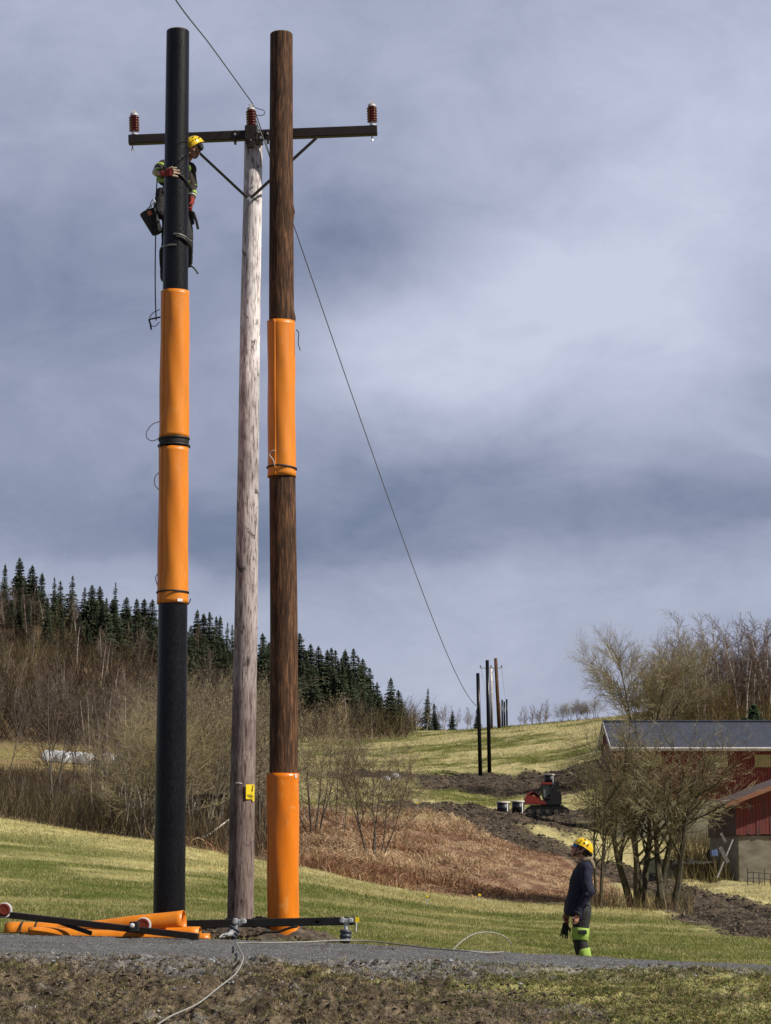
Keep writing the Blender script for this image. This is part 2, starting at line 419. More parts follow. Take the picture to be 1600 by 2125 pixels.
RUST = np.array((.16, .088, .058)); RUST2 = np.array((.34, .24, .16)); MUDC = np.array((.040, .031, .024)); MUDC2 = np.array((.105, .082, .060))
FOR1 = np.array((.085, .060, .040)); FOR2 = np.array((.17, .125, .075)); OLV = np.array((.12, .10, .05))
def lerp(a, b, t): t = np.asarray(t)[..., None]; return a * (1 - t) + b * t
def ground_cover(X, Y):
    """colour and cover weights of the ground at plan position (world x, y)"""
    X = np.asarray(X, float); Y = np.asarray(Y, float); px = 800 + 4545 * X / np.maximum(Y, 1)
    n1 = fbm2(X * .5, Y * .25, 4, 1.0); n2 = fbm2(X * .12, Y * .05, 4, 5.0); px = px + (n1 - .5) * 90 + (n2 - .5) * 160; n3 = fbm2(X * 2.2, Y * 1.1, 3, 8.0)
    # meadow; paler old grass in mown stripes that run along the slope
    stripe = fbm2((X * .3 + Y * .05) * 1.0, (Y - X * .9) * .55, 3, 21.0)
    st = sstep(.42, .66, .45 * n1 + .55 * stripe)
    st = np.clip(st * .75 + sstep(52, 68, Y + X * .6) * .75 * (px < 560) + sstep(62, 73, Y) * .8 * (px >= 560), 0, 1)
    st = st * (1 - .6 * sstep(.5, .7, n2) * (Y < 52))
    c = lerp(G1, G2, n3); c = lerp(c, STRAW * (.75 + .5 * n3[..., None]) * np.where((Y > 46) & (px < 500), 1.25, 1)[..., None], st * .85)
    c = np.where((Y < 27.4)[..., None], MUDC2, c)
    edge = 75 + 2.5 * (n1 - .5) * 2 + np.where(px > 1380, -10, 0)
    # bracken bank
    br = sstep(0, 1, (Y - edge) / 2.0) * (1 - sstep(1240, 1300, px)) * (1 - sstep(120, 138, Y + (n2 - .5) * 30))
    br = br * np.where(px < 350, .4, 1)
    q = 800 + 4545 * X / np.maximum(Y, 1); ty = np.interp(q, _TPX, _TPY); br = br * np.where((q > 930) & (Y > ty - 2.6 + (n1 - .5) * 1.5), 0, 1)
    bt = (q > 960) * (Y > ty) * (Y < 165)
    cb = lerp(RUST, RUST2, sstep(.35, .7, n3)); c = lerp(c, cb, br); 
    # rough yellow grass behind it
    far = sstep(118, 135, Y + (n2 - .5) * 25)
    fs = sstep(.38, .62, .5 * n2 + .5 * fbm2(X * .05, Y * .12, 4, 31.0))
    fs = np.clip(fs + (fbm2(X * .45, Y * .4, 4, 33.0) - .5) * 2.8, 0, 1); cf = lerp(np.array((.13, .14, .035)), STRAW, fs); c = lerp(c, cf, far)
    # right of the tree group
    rg = sstep(1290, 1380, px) * sstep(-2, 2, Y - edge); c = lerp(c, lerp(STRAW2, STRAW, sstep(.3, .6, n1)), rg)
    c = lerp(c, STRAW * (.6 + .7 * n3[..., None]), np.clip(bt * .8, 0, 1))
    # right wood
    rw = sstep(1290, 1420, px) * sstep(138, 165, Y); rw = np.maximum(rw, sstep(1180, 1260, px) * sstep(300, 330, Y))
    c = lerp(c, lerp(np.array((.18, .12, .065)), np.array((.30, .21, .12)), n3), rw)
    # left wood
    lw = np.clip((620 - px) / 90, 0, 1) * sstep(edge, edge + 2, Y); clear = sstep(235, 262, Y) * (1 - sstep(290, 302, Y)) * (1 - sstep(240, 330, px))
    lw2 = np.clip((860 - px) / 60, 0, 1) * sstep(318, 345, Y)
    lw = np.maximum(lw, lw2) * (1 - clear); c = lerp(c, lerp(FOR1, FOR2, sstep(.3, .7, n3)), lw)
    gl = sstep(395, 412, Y) * (1 - sstep(425, 440, Y)) * (1 - sstep(100, 150, px)) * sstep(40, 70, px); c = lerp(c, np.array((.26, .19, .11)), gl * .6)
    cl_ = clear * sstep(225, 240, Y) * (1 - sstep(300, 312, Y)); c = lerp(c, lerp(np.array((.24, .16, .085)), STRAW2, sstep(.4, .6, n3)), cl_ * .9)
    # mud
    m = 1 - sstep(.8, 1.15, seg_dist(X, Y, TRACK) + (n1 - .5) * .8)
    mp = 1 - sstep(.8, 1.2, seg_dist(X, Y, MUDP) + (n2 - .5) * 1.4 + (n1 - .5) * .9); mq = 1 - sstep(.8, 1.2, seg_dist(X, Y, MUDQ) + (n1 - .5) * .8)
    m = np.maximum(m, np.maximum(mp, mq)); m = m * (Y > 45)
    c = lerp(c, lerp(MUDC, MUDC2, sstep(.35, .65, n3)), m)
    w = dict(meadow=(Y > 27.3) * (1 - sstep(edge, edge + 2, Y)) * (1 - m), bracken=br * (1 - m) * (1 - lw), far=far * (1 - lw) * (1 - rw) * (1 - m), rough=rg * (1 - rw) * (1 - m), lwood=lw, rwood=rw, mud=m)
    return np.clip(c, 0.005, 1), w

def grid_mesh(name, A, Yr, material, zoff=0.0, disp=None, colorf=None):
    X = A[None, :] * (Yr[:, None] + 20); Yg = np.broadcast_to(Yr[:, None], X.shape)
    Z = ground_z(X, Yg) + zoff
    if disp is not None: Z = Z + disp(X, Yg)
    V = np.stack([X, Yg, Z], -1).reshape(-1, 3); nr, nc = X.shape
    i = np.arange(nr - 1)[:, None] * nc + np.arange(nc - 1)[None, :]; i = i.ravel()
    Fq = np.stack([i, i + 1, i + nc + 1, i + nc], 1)
    c = colorf(X, Yg).reshape(-1, 3) if colorf else None
    me = mesh_np(name, V, [Fq], material, smooth=True, color=c)
    o = link(name, me); tag(o, kind='structure'); return o
def _cols(n_in, n_out, half=.15): return np.unique(np.concatenate([np.linspace(-.62, -half, n_out), np.linspace(-half, half, n_in), np.linspace(half, .62, n_out)]))
# main ground, sunk a little under the bank and the road laid on it
def _gd(X, Y):
    tr = seg_dist(X, Y, TRACK); rut = np.exp(-((tr - .55) / .18) ** 2) * .16
    mud = (1 - sstep(.9, 1.2, seg_dist(X, Y, MUDP))) * (fbm2(X * .5, Y * .35, 4, 2.0) - .5) * 1.0 + (1 - sstep(.9, 1.2, seg_dist(X, Y, MUDQ))) * (fbm2(X * .8, Y * .5, 4, 2.0) - .5) * .8
    mud = mud + (tr < 1.2) * (fbm2(X * 1.6, Y * .8, 4, 7.0) - .5) * .35
    return -.30 * (Y < 27.6) * (Y > 16) + (fbm2(X * 1.2, Y * 1.2, 3, 4.0) - .5) * .05 * (Y >= 27.6) - rut * (Y > 45) + mud * (Y > 45)
Yr = np.concatenate([np.linspace(-12, 1, 6), np.geomspace(1.5, 15.9, 30), np.array([16.1, 18, 20, 22, 24, 26, 27.5, 27.7]), np.geomspace(27.9, 120, 230), np.geomspace(120.8, 340, 190), np.geomspace(343, 1000, 90)])
ground = grid_mesh('ground', _cols(300, 50), Yr, M['ground'], disp=_gd, colorf=lambda X, Y: ground_cover(X, Y)[0])
# rough earth bank between the camera and the road
def bank_disp(X, Y):
    e = np.minimum(sstep(15, 18, Y), 1 - sstep(22.7, 23.6, Y)); n = fbm2(X * 1.6, Y * 1.8, 5, 2.0); c = fbm2(X * 7, Y * 7, 4, 6.0); d = fbm2(X * 22, Y * 22, 3, 9.0)
    lump = sstep(.50, .68, c) * .055; f = fbm2(X * 2.6, Y * 4.0, 4, 31.0)
    return e * ((n - .5) * .16 + (np.abs(f - .5) - .12) * -.22 + lump * (.35 + .65 * sstep(1.5, .0, X)) + (d - .5) * .055)
def bank_color(X, Y):
    n = fbm2(X * 1.1, Y * 2.0, 4, 12.0); g = fbm2(X * .6, Y * 1.2, 3, 15.0); f = fbm2(X * 9, Y * 9, 3, 3.0)
    c = lerp(np.array((.040, .031, .024)), np.array((.135, .108, .078)), sstep(.3, .7, f))
    gr = sstep(.47, .60, g + .24 * sstep(0, 2.6, X) - .10 * (X < -1) - .12 * (Y < 20.9) * (X < 2)) * sstep(23.3, 22.9, Y)
    c = lerp(c, lerp(np.array((.11, .14, .03)), np.array((.34, .31, .15)), f), gr * .85)
    sg = sstep(21.9, 23.1, Y + (n - .5) * 2.2); c = lerp(c, lerp(np.array((.06, .06, .063)), np.array((.20, .20, .215)), f), sg)
    bl = (n > .62) * (f > .5) * (Y < 22.8); c = lerp(c, np.array((.15, .155, .165)), bl * .5)
    return c
bank = grid_mesh('embankment', _cols(520, 40, .115), np.concatenate([np.linspace(15.8, 18.8, 16), np.linspace(18.9, 23.8, 210)]), M['bank'], disp=bank_disp, colorf=bank_color)
def road_disp(X, Y): return (fbm2(X * 5, Y * 5, 4, 3.0) - .5) * .028 + (fbm2(X * 22, Y * 22, 2, 4.0) - .5) * .012 + .012 - .03 * np.exp(-((Y - 24.4 - .2 * np.sin(X * .4)) / .25) ** 2) - .03 * np.exp(-((Y - 26.1 - .2 * np.sin(X * .4)) / .25) ** 2) + .015 * sstep(.55, .7, fbm2(X * .8, Y * 3, 3, 8.0)) - .10 * (1 - sstep(22.9, 23.4, Y)) - .35 * sstep(27.25, 27.7, Y)
road = grid_mesh('road', _cols(460, 40, .12), np.linspace(22.9, 27.72, 120), M['gravel'], disp=road_disp)

# ---------------------------------------------------------------- blades of grass, stalks, stones
def blades(name, P, H, W, color, lean=.4, seed=1, material=None, segs=1, droop=0.0, aim=None, thing=None):
    """one mesh of many blades: base points P (n,3), heights H, widths W, colours (n,3)"""
    rs = np.random.RandomState(seed); n = len(P)
    if n == 0: return None
    a = rs.uniform(0, 2 * np.pi, n); l = rs.uniform(0, lean, n) * H
    if aim is not None: a = aim + rs.normal(0, .9, n)
    d = np.stack([np.cos(a), np.sin(a), np.zeros(n)], 1)
    b = rs.uniform(-.9, .9, n); s = np.stack([np.cos(b), np.sin(b), np.zeros(n)], 1) * (W / 2)[:, None]
    rows = []
    for k in range(segs + 1):
        t = k / segs; up = (t - droop * t * t) * H
        c = P + d * (l * t * t)[:, None] + np.stack([np.zeros(n), np.zeros(n), up], 1)
        if k < segs: rows += [c - s * (1 - .5 * t), c + s * (1 - .5 * t)]
        else: rows.append(c)
    V = np.stack(rows, 1); kk = V.shape[1]; base = np.arange(n) * kk; Fs = []
    for k in range(segs - 1): Fs.append(np.stack([base + 2 * k, base + 2 * k + 1, base + 2 * k + 3, base + 2 * k + 2], 1))
    Fs.append(np.stack([base + 2 * segs - 2, base + 2 * segs - 1, base + 2 * segs], 1))
    me = mesh_np(name, V, Fs, material or M['blade'], color=np.repeat(color, kk, 0))
    o = link(name, me); return o
def scatter(n, y0, y1, px0, px1, seed, logy=True):
    rs = np.random.RandomState(seed)
    Y = np.exp(rs.uniform(math.log(y0), math.log(y1), n)) if logy else rs.uniform(y0, y1, n)
    px = rs.uniform(px0, px1, n); X = (px - 800) / 4545 * Y
    return X, Y, rs
X, Y, rs = scatter(230000, 27.4, 79, -120, 1720, 11); C, w = ground_cover(X, Y); k = rs.rand(len(X)) < w['meadow']
X, Y, C = X[k], Y[k], C[k]; n = len(X); Zg = ground_z(X, Y)
cv = C * rs.uniform(.7, 1.7, (n, 1)); ys = rs.rand(n) < .12 + .45 * sstep(.48, .62, fbm2(X * .9, Y * .6, 4, 71.0)); cv[ys] = STRAW * rs.uniform(.6, 1.25, (ys.sum(), 1))
o = blades('meadow_grass', np.stack([X, Y, Zg], 1), rs.uniform(.02, .055, n) * (Y / 40) ** .5, .006 * (Y / 30), cv, .8, 3)
tag(o, 'short green meadow grass flecked with old straw behind the gravel road', 'grass', kind='stuff')
# pale tussocks along the meadow's far margin and the rough ground right and beyond
X, Y, rs = scatter(120000, 62, 345, -100, 1700, 12); C, w = ground_cover(X, Y); k = rs.rand(len(X)) < np.clip(w['far'] + w['rough'] + .35 * w['meadow'], 0, 1)
X, Y, C = X[k], Y[k], C[k]; n = len(X); Zg = ground_z(X, Y)
o = blades('old_grass', np.stack([X, Y, Zg - .02], 1), rs.uniform(.08, .34, n) * (Y / 120) ** .4, .012 * (Y / 60), C * rs.uniform(.45, 1.5, (n, 1)), 1.3, 4, segs=2, droop=.35)
tag(o, 'dry yellow tufted grass over the rough slopes and the hill field', 'grass', kind='stuff')
# dead bracken: arching rusty stalks
def arcs(name, X, Y, H, W, color, seed, reach=(.5, 1.3), material=None):
    rs = np.random.RandomState(seed); n = len(X); P = np.stack([X, Y, ground_z(X, Y) - .03], 1)
    a = rs.uniform(0, 2 * np.pi, n); L_ = H * rs.uniform(*reach, n); d = np.stack([np.cos(a), np.sin(a), np.zeros(n)], 1)
    s = np.stack([-np.sin(a), np.cos(a), rs.uniform(-.8, .8, n)], 1) * (W / 2)[:, None]; rows = []
    for t in (0, .3, .6, .85, 1.0):
        c = P + d * (L_ * t)[:, None]; c[:, 2] += H * (1.9 * t - 1.65 * t * t); rows += [c - s * (1.1 - t), c + s * (1.1 - t)]
    V = np.stack(rows, 1); base = np.arange(n) * 10
    Fs = [np.stack([base + 2 * k, base + 2 * k + 1, base + 2 * k + 3, base + 2 * k + 2], 1) for k in range(4)]
    me = mesh_np(name, V, Fs, material or M['blade'], color=np.repeat(color, 10, 0)); return link(name, me)
X, Y, rs = scatter(75000, 74.5, 135, 330, 1320, 13); C, w = ground_cover(X, Y); k = rs.rand(len(X)) < w['bracken']
X, Y = X[k], Y[k]; n = len(X); t = rs.rand(n, 1); patch = fbm2(X * .25, Y * .25, 3, 40.0)[:, None]
C = lerp(np.array((.25, .115, .068)), np.array((.66, .50, .34)), np.clip(t[:, 0] * .75 + (patch[:, 0] - .42) * 2.4, 0, 1)) * rs.uniform(.5, 1.35, (n, 1))
clump = .35 + 1.5 * sstep(.38, .66, fbm2(X * .55, Y * .55, 4, 44.0))
o = arcs('dead_bracken', X, Y, rs.uniform(.16, .50, n) * clump * (1 - .6 * sstep(880, 1080, 800 + 4545 * X / Y)), rs.uniform(.015, .045, n), C, 14)
tag(o, 'collapsed rust brown dead bracken covering the bank behind the meadow', 'bracken', kind='stuff')
# embankment litter
X, Y, rs = scatter(150000, 18.9, 23.5, -60, 1660, 15, False); C = bank_color(X, Y); n = len(X)
z = ground_z(X, Y) + bank_disp(X, Y); greenish = sstep(.02, .06, C[:, 1] - C[:, 2])
k = rs.rand(n) < np.clip(.22 + greenish * 1.0, 0, 1) * (1 - .75 * sstep(22.3, 23.2, Y)) * (.35 + 1.3 * (fbm2(X * 1.5, Y * 2, 3, 77.0) > .47)); X, Y, z, C = X[k], Y[k], z[k], C[k]; n = len(X)
t = rs.rand(n); cc = np.where((t < .36)[:, None], np.array((.11, .17, .03)), np.where((t < .75)[:, None], np.array((.44, .37, .20)), np.array((.17, .13, .08)))) * rs.uniform(.55, 1.25, (n, 1))
cc = np.where((X[:, None] < .2) & (t < .30)[:, None], np.array((.15, .12, .07)), cc)
o = blades('bank_grass', np.stack([X, Y, z - .005], 1), rs.uniform(.02, .10, n), rs.uniform(.004, .009, n), cc, 2.4, 16, segs=3, droop=.55)
tag(o, 'matted dry straw and thin green grass on the earth bank', 'grass', kind='stuff')
def pebbles(name, X, Y, z, S, color, seed):
    rs = np.random.RandomState(seed); n = len(X)
    base = np.array([(1, 0, 0), (-1, 0, 0), (0, 1, 0), (0, -1, 0), (0, 0, 1), (0, 0, -1), (.6, .6, .5), (-.6, .6, .4), (.6, -.6, .4), (-.6, -.6, .5)])[:6]
    Fo = np.array([(0, 2, 4), (2, 1, 4), (1, 3, 4), (3, 0, 4), (2, 0, 5), (1, 2, 5), (3, 1, 5), (0, 3, 5)])
    V = base[None] * S[:, None, None] * rs.uniform(.5, 1.3, (n, 6, 3)); a = rs.uniform(0, 6.28, n); ca, sa = np.cos(a), np.sin(a)
    x = V[..., 0] * ca[:, None] - V[..., 1] * sa[:, None]; y = V[..., 0] * sa[:, None] + V[..., 1] * ca[:, None]
    V = np.stack([x, y, V[..., 2] * .7], -1) + np.stack([X, Y, z], 1)[:, None, :]
    Fc = (Fo[None] + (np.arange(n) * 6)[:, None, None]).reshape(-1, 3)
    me = mesh_np(name, V, [Fc], M['blade_opaque'], color=np.repeat(color, 6, 0)); return link(name, me)
M['blade_opaque'] = mat('pebble', (1.15, 1.15, 1.15), (.8, .8, .8), scale=30, rough=.9, attr='Col', spec=.3)
X, Y, rs = scatter(52000, 19, 27.3, -60, 1660, 17, False); wd = np.where(Y > 22.6, .9, np.where(fbm2(X * 1.2, Y * 2, 3, 50.0) > .55, .28, .05)); k = rs.rand(len(X)) < wd; X, Y = X[k], Y[k]; n = len(X)
z = ground_z(X, Y) + np.where(Y < 23.2, bank_disp(X, Y), road_disp(X, Y)); g = rs.uniform(.06, .30, (n, 1)) * np.where(Y < 23.4, 1.45, 1)[:, None]; big = (rs.rand(n) < .03) & (Y < 23.6)
S = np.where(big, rs.uniform(.02, .035, n), rs.uniform(.004, .013, n)); S = np.where(Y > 24, np.minimum(S, .012), S)
o = pebbles('gravel', X, Y, z, S, g * np.array((.97, 1.0, 1.06)), 18); tag(o, 'loose grey gravel and small stones on the road and its shoulder', 'gravel', kind='stuff')
# clods of dug earth on the bank
X, Y, rs = scatter(9000, 18.9, 23.0, -60, 1660, 19, False); k = (rs.rand(len(X)) < .25 + .75 * (fbm2(X * 1.3, Y * 1.6, 3, 60.0) > .5)) & ((X < 1.6) | (rs.rand(len(X)) < .3)); X, Y = X[k], Y[k]; n = len(X)
z = ground_z(X, Y) + bank_disp(X, Y)
o = pebbles('earth_clods', X, Y, z, rs.uniform(.008, .035, n), np.array((.10, .078, .055)) * rs.uniform(.5, 1.5, (n, 1)), 20); tag(o, 'crumbled brown clods of earth on the near bank', 'earth', kind='stuff')
X, Y, rs = scatter(60000, 45, 240, 780, 1720, 23); C, w = ground_cover(X, Y); k = rs.rand(len(X)) < w['mud'] * np.where(Y < 82, .3, 1.2); X, Y = X[k], Y[k]; n = len(X); z = ground_z(X, Y) + _gd(X, Y)
o = pebbles('mud_clods', X, Y, z, rs.uniform(.03, .16, n) * (Y / 120) ** .6, np.array((.09, .070, .050)) * rs.uniform(.35, 1.7, (n, 1)), 24); tag(o, 'churned dark mud clods along the vehicle track and round the far poles', 'mud', kind='stuff')
# taller straw tussocks in the meadow and a ragged fringe along the far road edge
X, Y, rs = scatter(60000, 29, 76, -120, 1720, 27); C, w = ground_cover(X, Y); k = (rs.rand(len(X)) < w['meadow']) & (fbm2(X * 1.1, Y * .8, 4, 91.0) > .56); X, Y = X[k], Y[k]; n = len(X)
o = blades('straw_tussocks', np.stack([X, Y, ground_z(X, Y)], 1), rs.uniform(.05, .13, n), .008 * (Y / 35), STRAW * rs.uniform(.55, 1.3, (n, 1)), 1.6, 28, segs=2, droop=.4); tag(o, 'pale straw tussocks standing out of the meadow grass', 'grass', kind='stuff')
X, Y, rs = scatter(9000, 27.15, 28.1, -60, 1660, 29, False); n = len(X); k = fbm2(X * 1.7, Y * 2, 3, 93.0) > .46; X, Y = X[k], Y[k]; n = len(X); t = rs.rand(n, 1)
o = blades('edge_grass', np.stack([X, Y, ground_z(X, Y) - .02], 1), rs.uniform(.04, .15, n), np.full(n, .008), np.where(t < .5, STRAW, G1) * rs.uniform(.5, 1.2, (n, 1)), 1.2, 30, segs=2, droop=.3); tag(o, 'ragged straw and green grass along the far edge of the road', 'grass', kind='stuff')
# ------------------------------------------------------------------ barn, shed
M['roof'] = mat('slate_blue_roof', (.085, .098, .135), (.06, .07, .10), scale=2, stretch=(1, .3, 1), rough=.55)
M['redwall'] = mat('red_corrugated_wall', (.17, .016, .016), (.115, .012, .012), scale=1.2, stretch=(2, 2, .3), rough=.6)
M['redold'] = mat('weathered_red_boards', (.19, .032, .030), (.085, .045, .050), scale=2.2, stretch=(3, 3, .5), rough=.85, c=(.17, .045, .045), detail=8)
M['boardgrey'] = mat('grey_brown_boards', (.13, .075, .065), (.06, .045, .04), scale=3, stretch=(5, 5, .5), rough=.9)
M['concrete'] = mat('old_concrete', (.27, .25, .20), (.15, .13, .10), scale=1.3, stretch=(1, 1, 2.2), rough=.9, bump=.5, detail=8, c=(.22, .20, .16))
M['plaster'] = mat('grey_foundation', (.26, .25, .19), (.16, .155, .12), scale=.9, rough=.9)
M['trim'] = mat('pale_trim', (.62, .60, .62), (.45, .44, .46), scale=3, rough=.6)
M['rusttrim'] = mat('orange_brown_bargeboard', (.30, .13, .075), (.25, .11, .07), scale=4, rough=.75)
M['panel'] = mat('yellowed_translucent_panel', (.42, .35, .17), (.30, .25, .13), scale=3, rough=.5)
M['glass'] = mat('dull_window_glass', (.14, .15, .15), (.08, .085, .09), scale=5, rough=.15)
M['frame'] = mat('grey_window_frame', (.42, .36, .36), (.28, .24, .24), scale=8, rough=.8)
M['darkwood'] = mat('dark_weathered_wood', (.075, .06, .048), (.035, .03, .026), scale=3, stretch=(4, 4, .6), rough=.9)
M['black'] = mat('black_metal', (.018, .017, .017), (.01, .01, .01), scale=9, rough=.5)
M['rail'] = mat('dark_iron', (.05, .045, .045), rough=.6)
def ribbed_wall(mb, x0, x1, y, z0, z1, step, depth, holes=()):
    """vertical ribs: a zigzag sheet facing the camera"""
    n = int((x1 - x0) / step); 
    for i in range(n):
        a = x0 + i * step; V = [(a, y, 0), (a + step * .55, y, 0), (a + step * .7, y - depth, 0), (a + step * .95, y - depth, 0), (a + step, y, 0)]
        spans = [(z0, z1)]
        for hx0, hx1, hz0, hz1 in holes:
            if a + step > hx0 and a < hx1: spans = [(z0, hz0), (hz1, z1)]
        for s0, s1 in spans:
            P = []; Fc = []
            for v in V: P += [(v[0], v[1], s0), (v[0], v[1], s1)]
            for k in range(4): Fc.append((2 * k, 2 * k + 2, 2 * k + 3, 2 * k + 1))
            mb.add(P, Fc)
YB = 127.0
bx0 = at(1274, 1600, YB).x; bx1 = at(1790, 1600, YB).x; eave = at(1300, 1541, YB).z; wb = at(1300, 1660, YB).z
barn = root('barn', ((bx0 + bx1) / 2, YB, -.8), 'long red ribbed barn with a slate blue roof and yellowed panels above the smaller shed', 'barn')
bdep = 7.0; wins = []
for a, b in ((1330, 1374), (1465, 1510), (1566, 1611), (1668, 1712)):
    p = at(a, 1566, YB); q = at(b, 1592, YB); wins.append((p.x, q.x, q.z, p.z))
mb = MB(); ribbed_wall(mb, bx0, bx1, YB, wb, eave + .02, .16, .035, wins)
rz = at(1300, 1499, YB + 3.5).z
mb.add([(bx0, YB, wb), (bx0, YB + bdep, wb), (bx0, YB + bdep, eave), (bx0, YB + bdep / 2, rz - .1), (bx0, YB, eave)], [(0, 1, 2, 3, 4)])
mb.add([(bx1, YB, wb), (bx1, YB + bdep, wb), (bx1, YB + bdep, eave), (bx1, YB + bdep / 2, rz - .1), (bx1, YB, eave)], [(4, 3, 2, 1, 0)])
mb.add([(bx0, YB + bdep, wb), (bx1, YB + bdep, wb), (bx1, YB + bdep, eave), (bx0, YB + bdep, eave)], [(0, 1, 2, 3)])
mb.build('wall', M['redwall'], barn)
mb = MB(); mb.box(((bx0 + bx1) / 2, YB + bdep / 2, (wb - 2.2) / 2), (bx1 - bx0 - .05, bdep - .05, wb + 2.2)); mb.build('foundation', M['plaster'], barn)
mb = MB(); ov = .95; sl = (rz - eave) / (bdep / 2); x0, x1 = bx0 - .25, bx1 + .4
def roofz(y): return rz - abs(y - (YB + bdep / 2)) * sl + .06
n = 150
for side in (0, 1):
    ya, yb = (YB - ov, YB + bdep / 2) if side == 0 else (YB + bdep / 2, YB + bdep + .4)
    for i in range(n):
        a = x0 + (x1 - x0) * i / n; b = x0 + (x1 - x0) * (i + 1) / n; c = a + (b - a) * .75; h = .035
        for (u, v, hu, hv) in ((a, c, 0, 0), (c, b - .02, h, h)):
            mb.add([(u, ya, roofz(ya) + hu), (v, ya, roofz(ya) + hv), (v, yb, roofz(yb) + hv), (u, yb, roofz(yb) + hu)], [(0, 1, 2, 3)])
mb.box(((x0 + x1) / 2, YB + bdep / 2, rz + .09), (x1 - x0, .4, .08))
rf = mb.build('roof', M['roof'], barn)
mb = MB(); mb.box(((x0 + x1) / 2, YB - ov + .02, roofz(YB - ov) - .11), (x1 - x0, .05, .20)); mb.tube([(x0, YB - ov - .07, roofz(YB - ov) - .07), (x1, YB - ov - .07, roofz(YB - ov) - .07)], .07, 8); mb.build('gutter', M['trim'], rf)
mb = MB(); mb.bar((x0 - .02, YB - ov, roofz(YB - ov) - .1), (x0 - .02, YB + bdep / 2, rz - .04), .04, .22); mb.bar((x0 - .02, YB + bdep / 2, rz - .04), (x0 - .02, YB + bdep + .4, roofz(YB + bdep + .4) - .1), .04, .22); mb.build('bargeboard', M['trim'], rf)
for a, b, c, d in wins:
    mb = MB(); mb.box(((a + b) / 2, YB + .03, (c + d) / 2), (b - a, .03, d - c))
    nn = 11
    for i in range(nn): mb.box((a + (b - a) * (i + .5) / nn, YB - .01, (c + d) / 2), ((b - a) / nn * .55, .05, d - c))
    mb.build('window_panel', M['panel'], barn)
# shed
YS = 104.0
sx0 = at(1527, 1700, YS).x; sx1 = at(1853, 1700, YS).x; smx = (sx0 + sx1) / 2
se = at(1527, 1662, YS).z; sr = at(1690, 1603, YS).z; sb = at(1530, 1731, YS).z; sg = at(1530, 1830, YS).z - .3; sdep = 9.0
shed = root('shed', (smx, YS, sg + .3), 'weathered red gabled shed on a tall grey concrete base in front of the barn', 'shed')
mb = MB(); rs = random.Random(5); x = sx0; wn = [(at(1567, 0, YS).x, at(1640, 0, YS).x, at(1567, 1693, YS).z, at(1567, 1665, YS).z)]
def gable(x): return se + (sr - se) * (1 - abs(x - smx) / (smx - sx0))
while x < sx1 - .02:
    w = min(rs.uniform(.12, .19), sx1 - x); y = YS - rs.uniform(0, .025); lo = sb - rs.uniform(0, .05)
    spans = [(lo, None)]
    if x + w > wn[0][0] and x < wn[0][1]: spans = [(lo, wn[0][2]), (wn[0][3], None)]
    for a, b in spans:
        z1, z2 = (b, b) if b else (gable(x), gable(x + w))
        mb.add([(x, y, a), (x + w - .012, y, a), (x + w - .012, y, z2), (x, y, z1), (x, y + .03, a), (x + w - .012, y + .03, a), (x + w - .012, y + .03, z2), (x, y + .03, z1)],
               [(0, 1, 2, 3), (5, 4, 7, 6), (4, 0, 3, 7), (1, 5, 6, 2), (4, 5, 1, 0), (3, 2, 6, 7)])
    x += w
mb.build('front_wall', M['redold'], shed)
mb = MB(); y = YS + .04
while y < YS + sdep:
    w = rs.uniform(.14, .2); xo = rs.uniform(0, .02); mb.box((sx0 + xo, y + w / 2, (se + sb) / 2 - .05), (.03, w - .012, se - sb + .05)); y += w
mb.box((sx1 - .05, YS + sdep / 2, (se + sb) / 2), (.05, sdep, se - sb)); mb.add([(sx0, YS + sdep, sb), (sx1, YS + sdep, sb), (sx1, YS + sdep, se), (smx, YS + sdep, sr), (sx0, YS + sdep, se)], [(0, 1, 2, 3, 4)])
mb.add([(sx0 + .04, YS + .06, sb), (sx1, YS + .06, sb), (sx1, YS + .06, se), (smx, YS + .06, sr), (sx0 + .04, YS + .06, se)], [(0, 1, 2, 3, 4)])
mb.build('side_wall', M['boardgrey'], shed)
mb = MB(); mb.box((smx, YS + sdep / 2 + .1, (sb + sg) / 2 - .04), (sx1 - sx0 - .15, sdep, sb - sg), bev=.04); mb.build('foundation', M['concrete'], shed)
mb = MB(); ex = sx0 - .62; ez = se - .62 * (sr - se) / (smx - sx0)
for s in (-1, 1):
    xe = smx + s * (smx - ex)
    V = [(xe, YS - .75, ez + .02), (smx, YS - .75, sr + .08), (smx, YS + sdep + .3, sr + .08), (xe, YS + sdep + .3, ez + .02)]
    V += [(v[0], v[1], v[2] + .07) for v in V]; mb.add(V, [(3, 2, 1, 0), (4, 5, 6, 7), (0, 1, 5, 4), (1, 2, 6, 5), (2, 3, 7, 6), (3, 0, 4, 7)])
srf = mb.build('roof', M['boardgrey'], shed)
mb = MB()
for s in (-1, 1): mb.bar((smx + s * (smx - ex), YS - .80, ez - .02), (smx, YS - .80, sr + .04), .06, .20)
mb.build('bargeboard', M['rusttrim'], srf)
a, b, c, d = wn[0]
mb = MB()
for xx in (a, (a + b) / 2, b): mb.box((xx, YS - .04, (c + d) / 2), (.07, .06, d - c + .07))
for zz in (c, d): mb.box(((a + b) / 2, YS - .045, zz), (b - a, .06, .07))
wf = mb.build('window_frame', M['frame'], shed)
mb = MB(); mb.box(((a + b) / 2, YS + .0, (c + d) / 2), (b - a, .02, d - c)); mb.build('pane', M['glass'], wf)
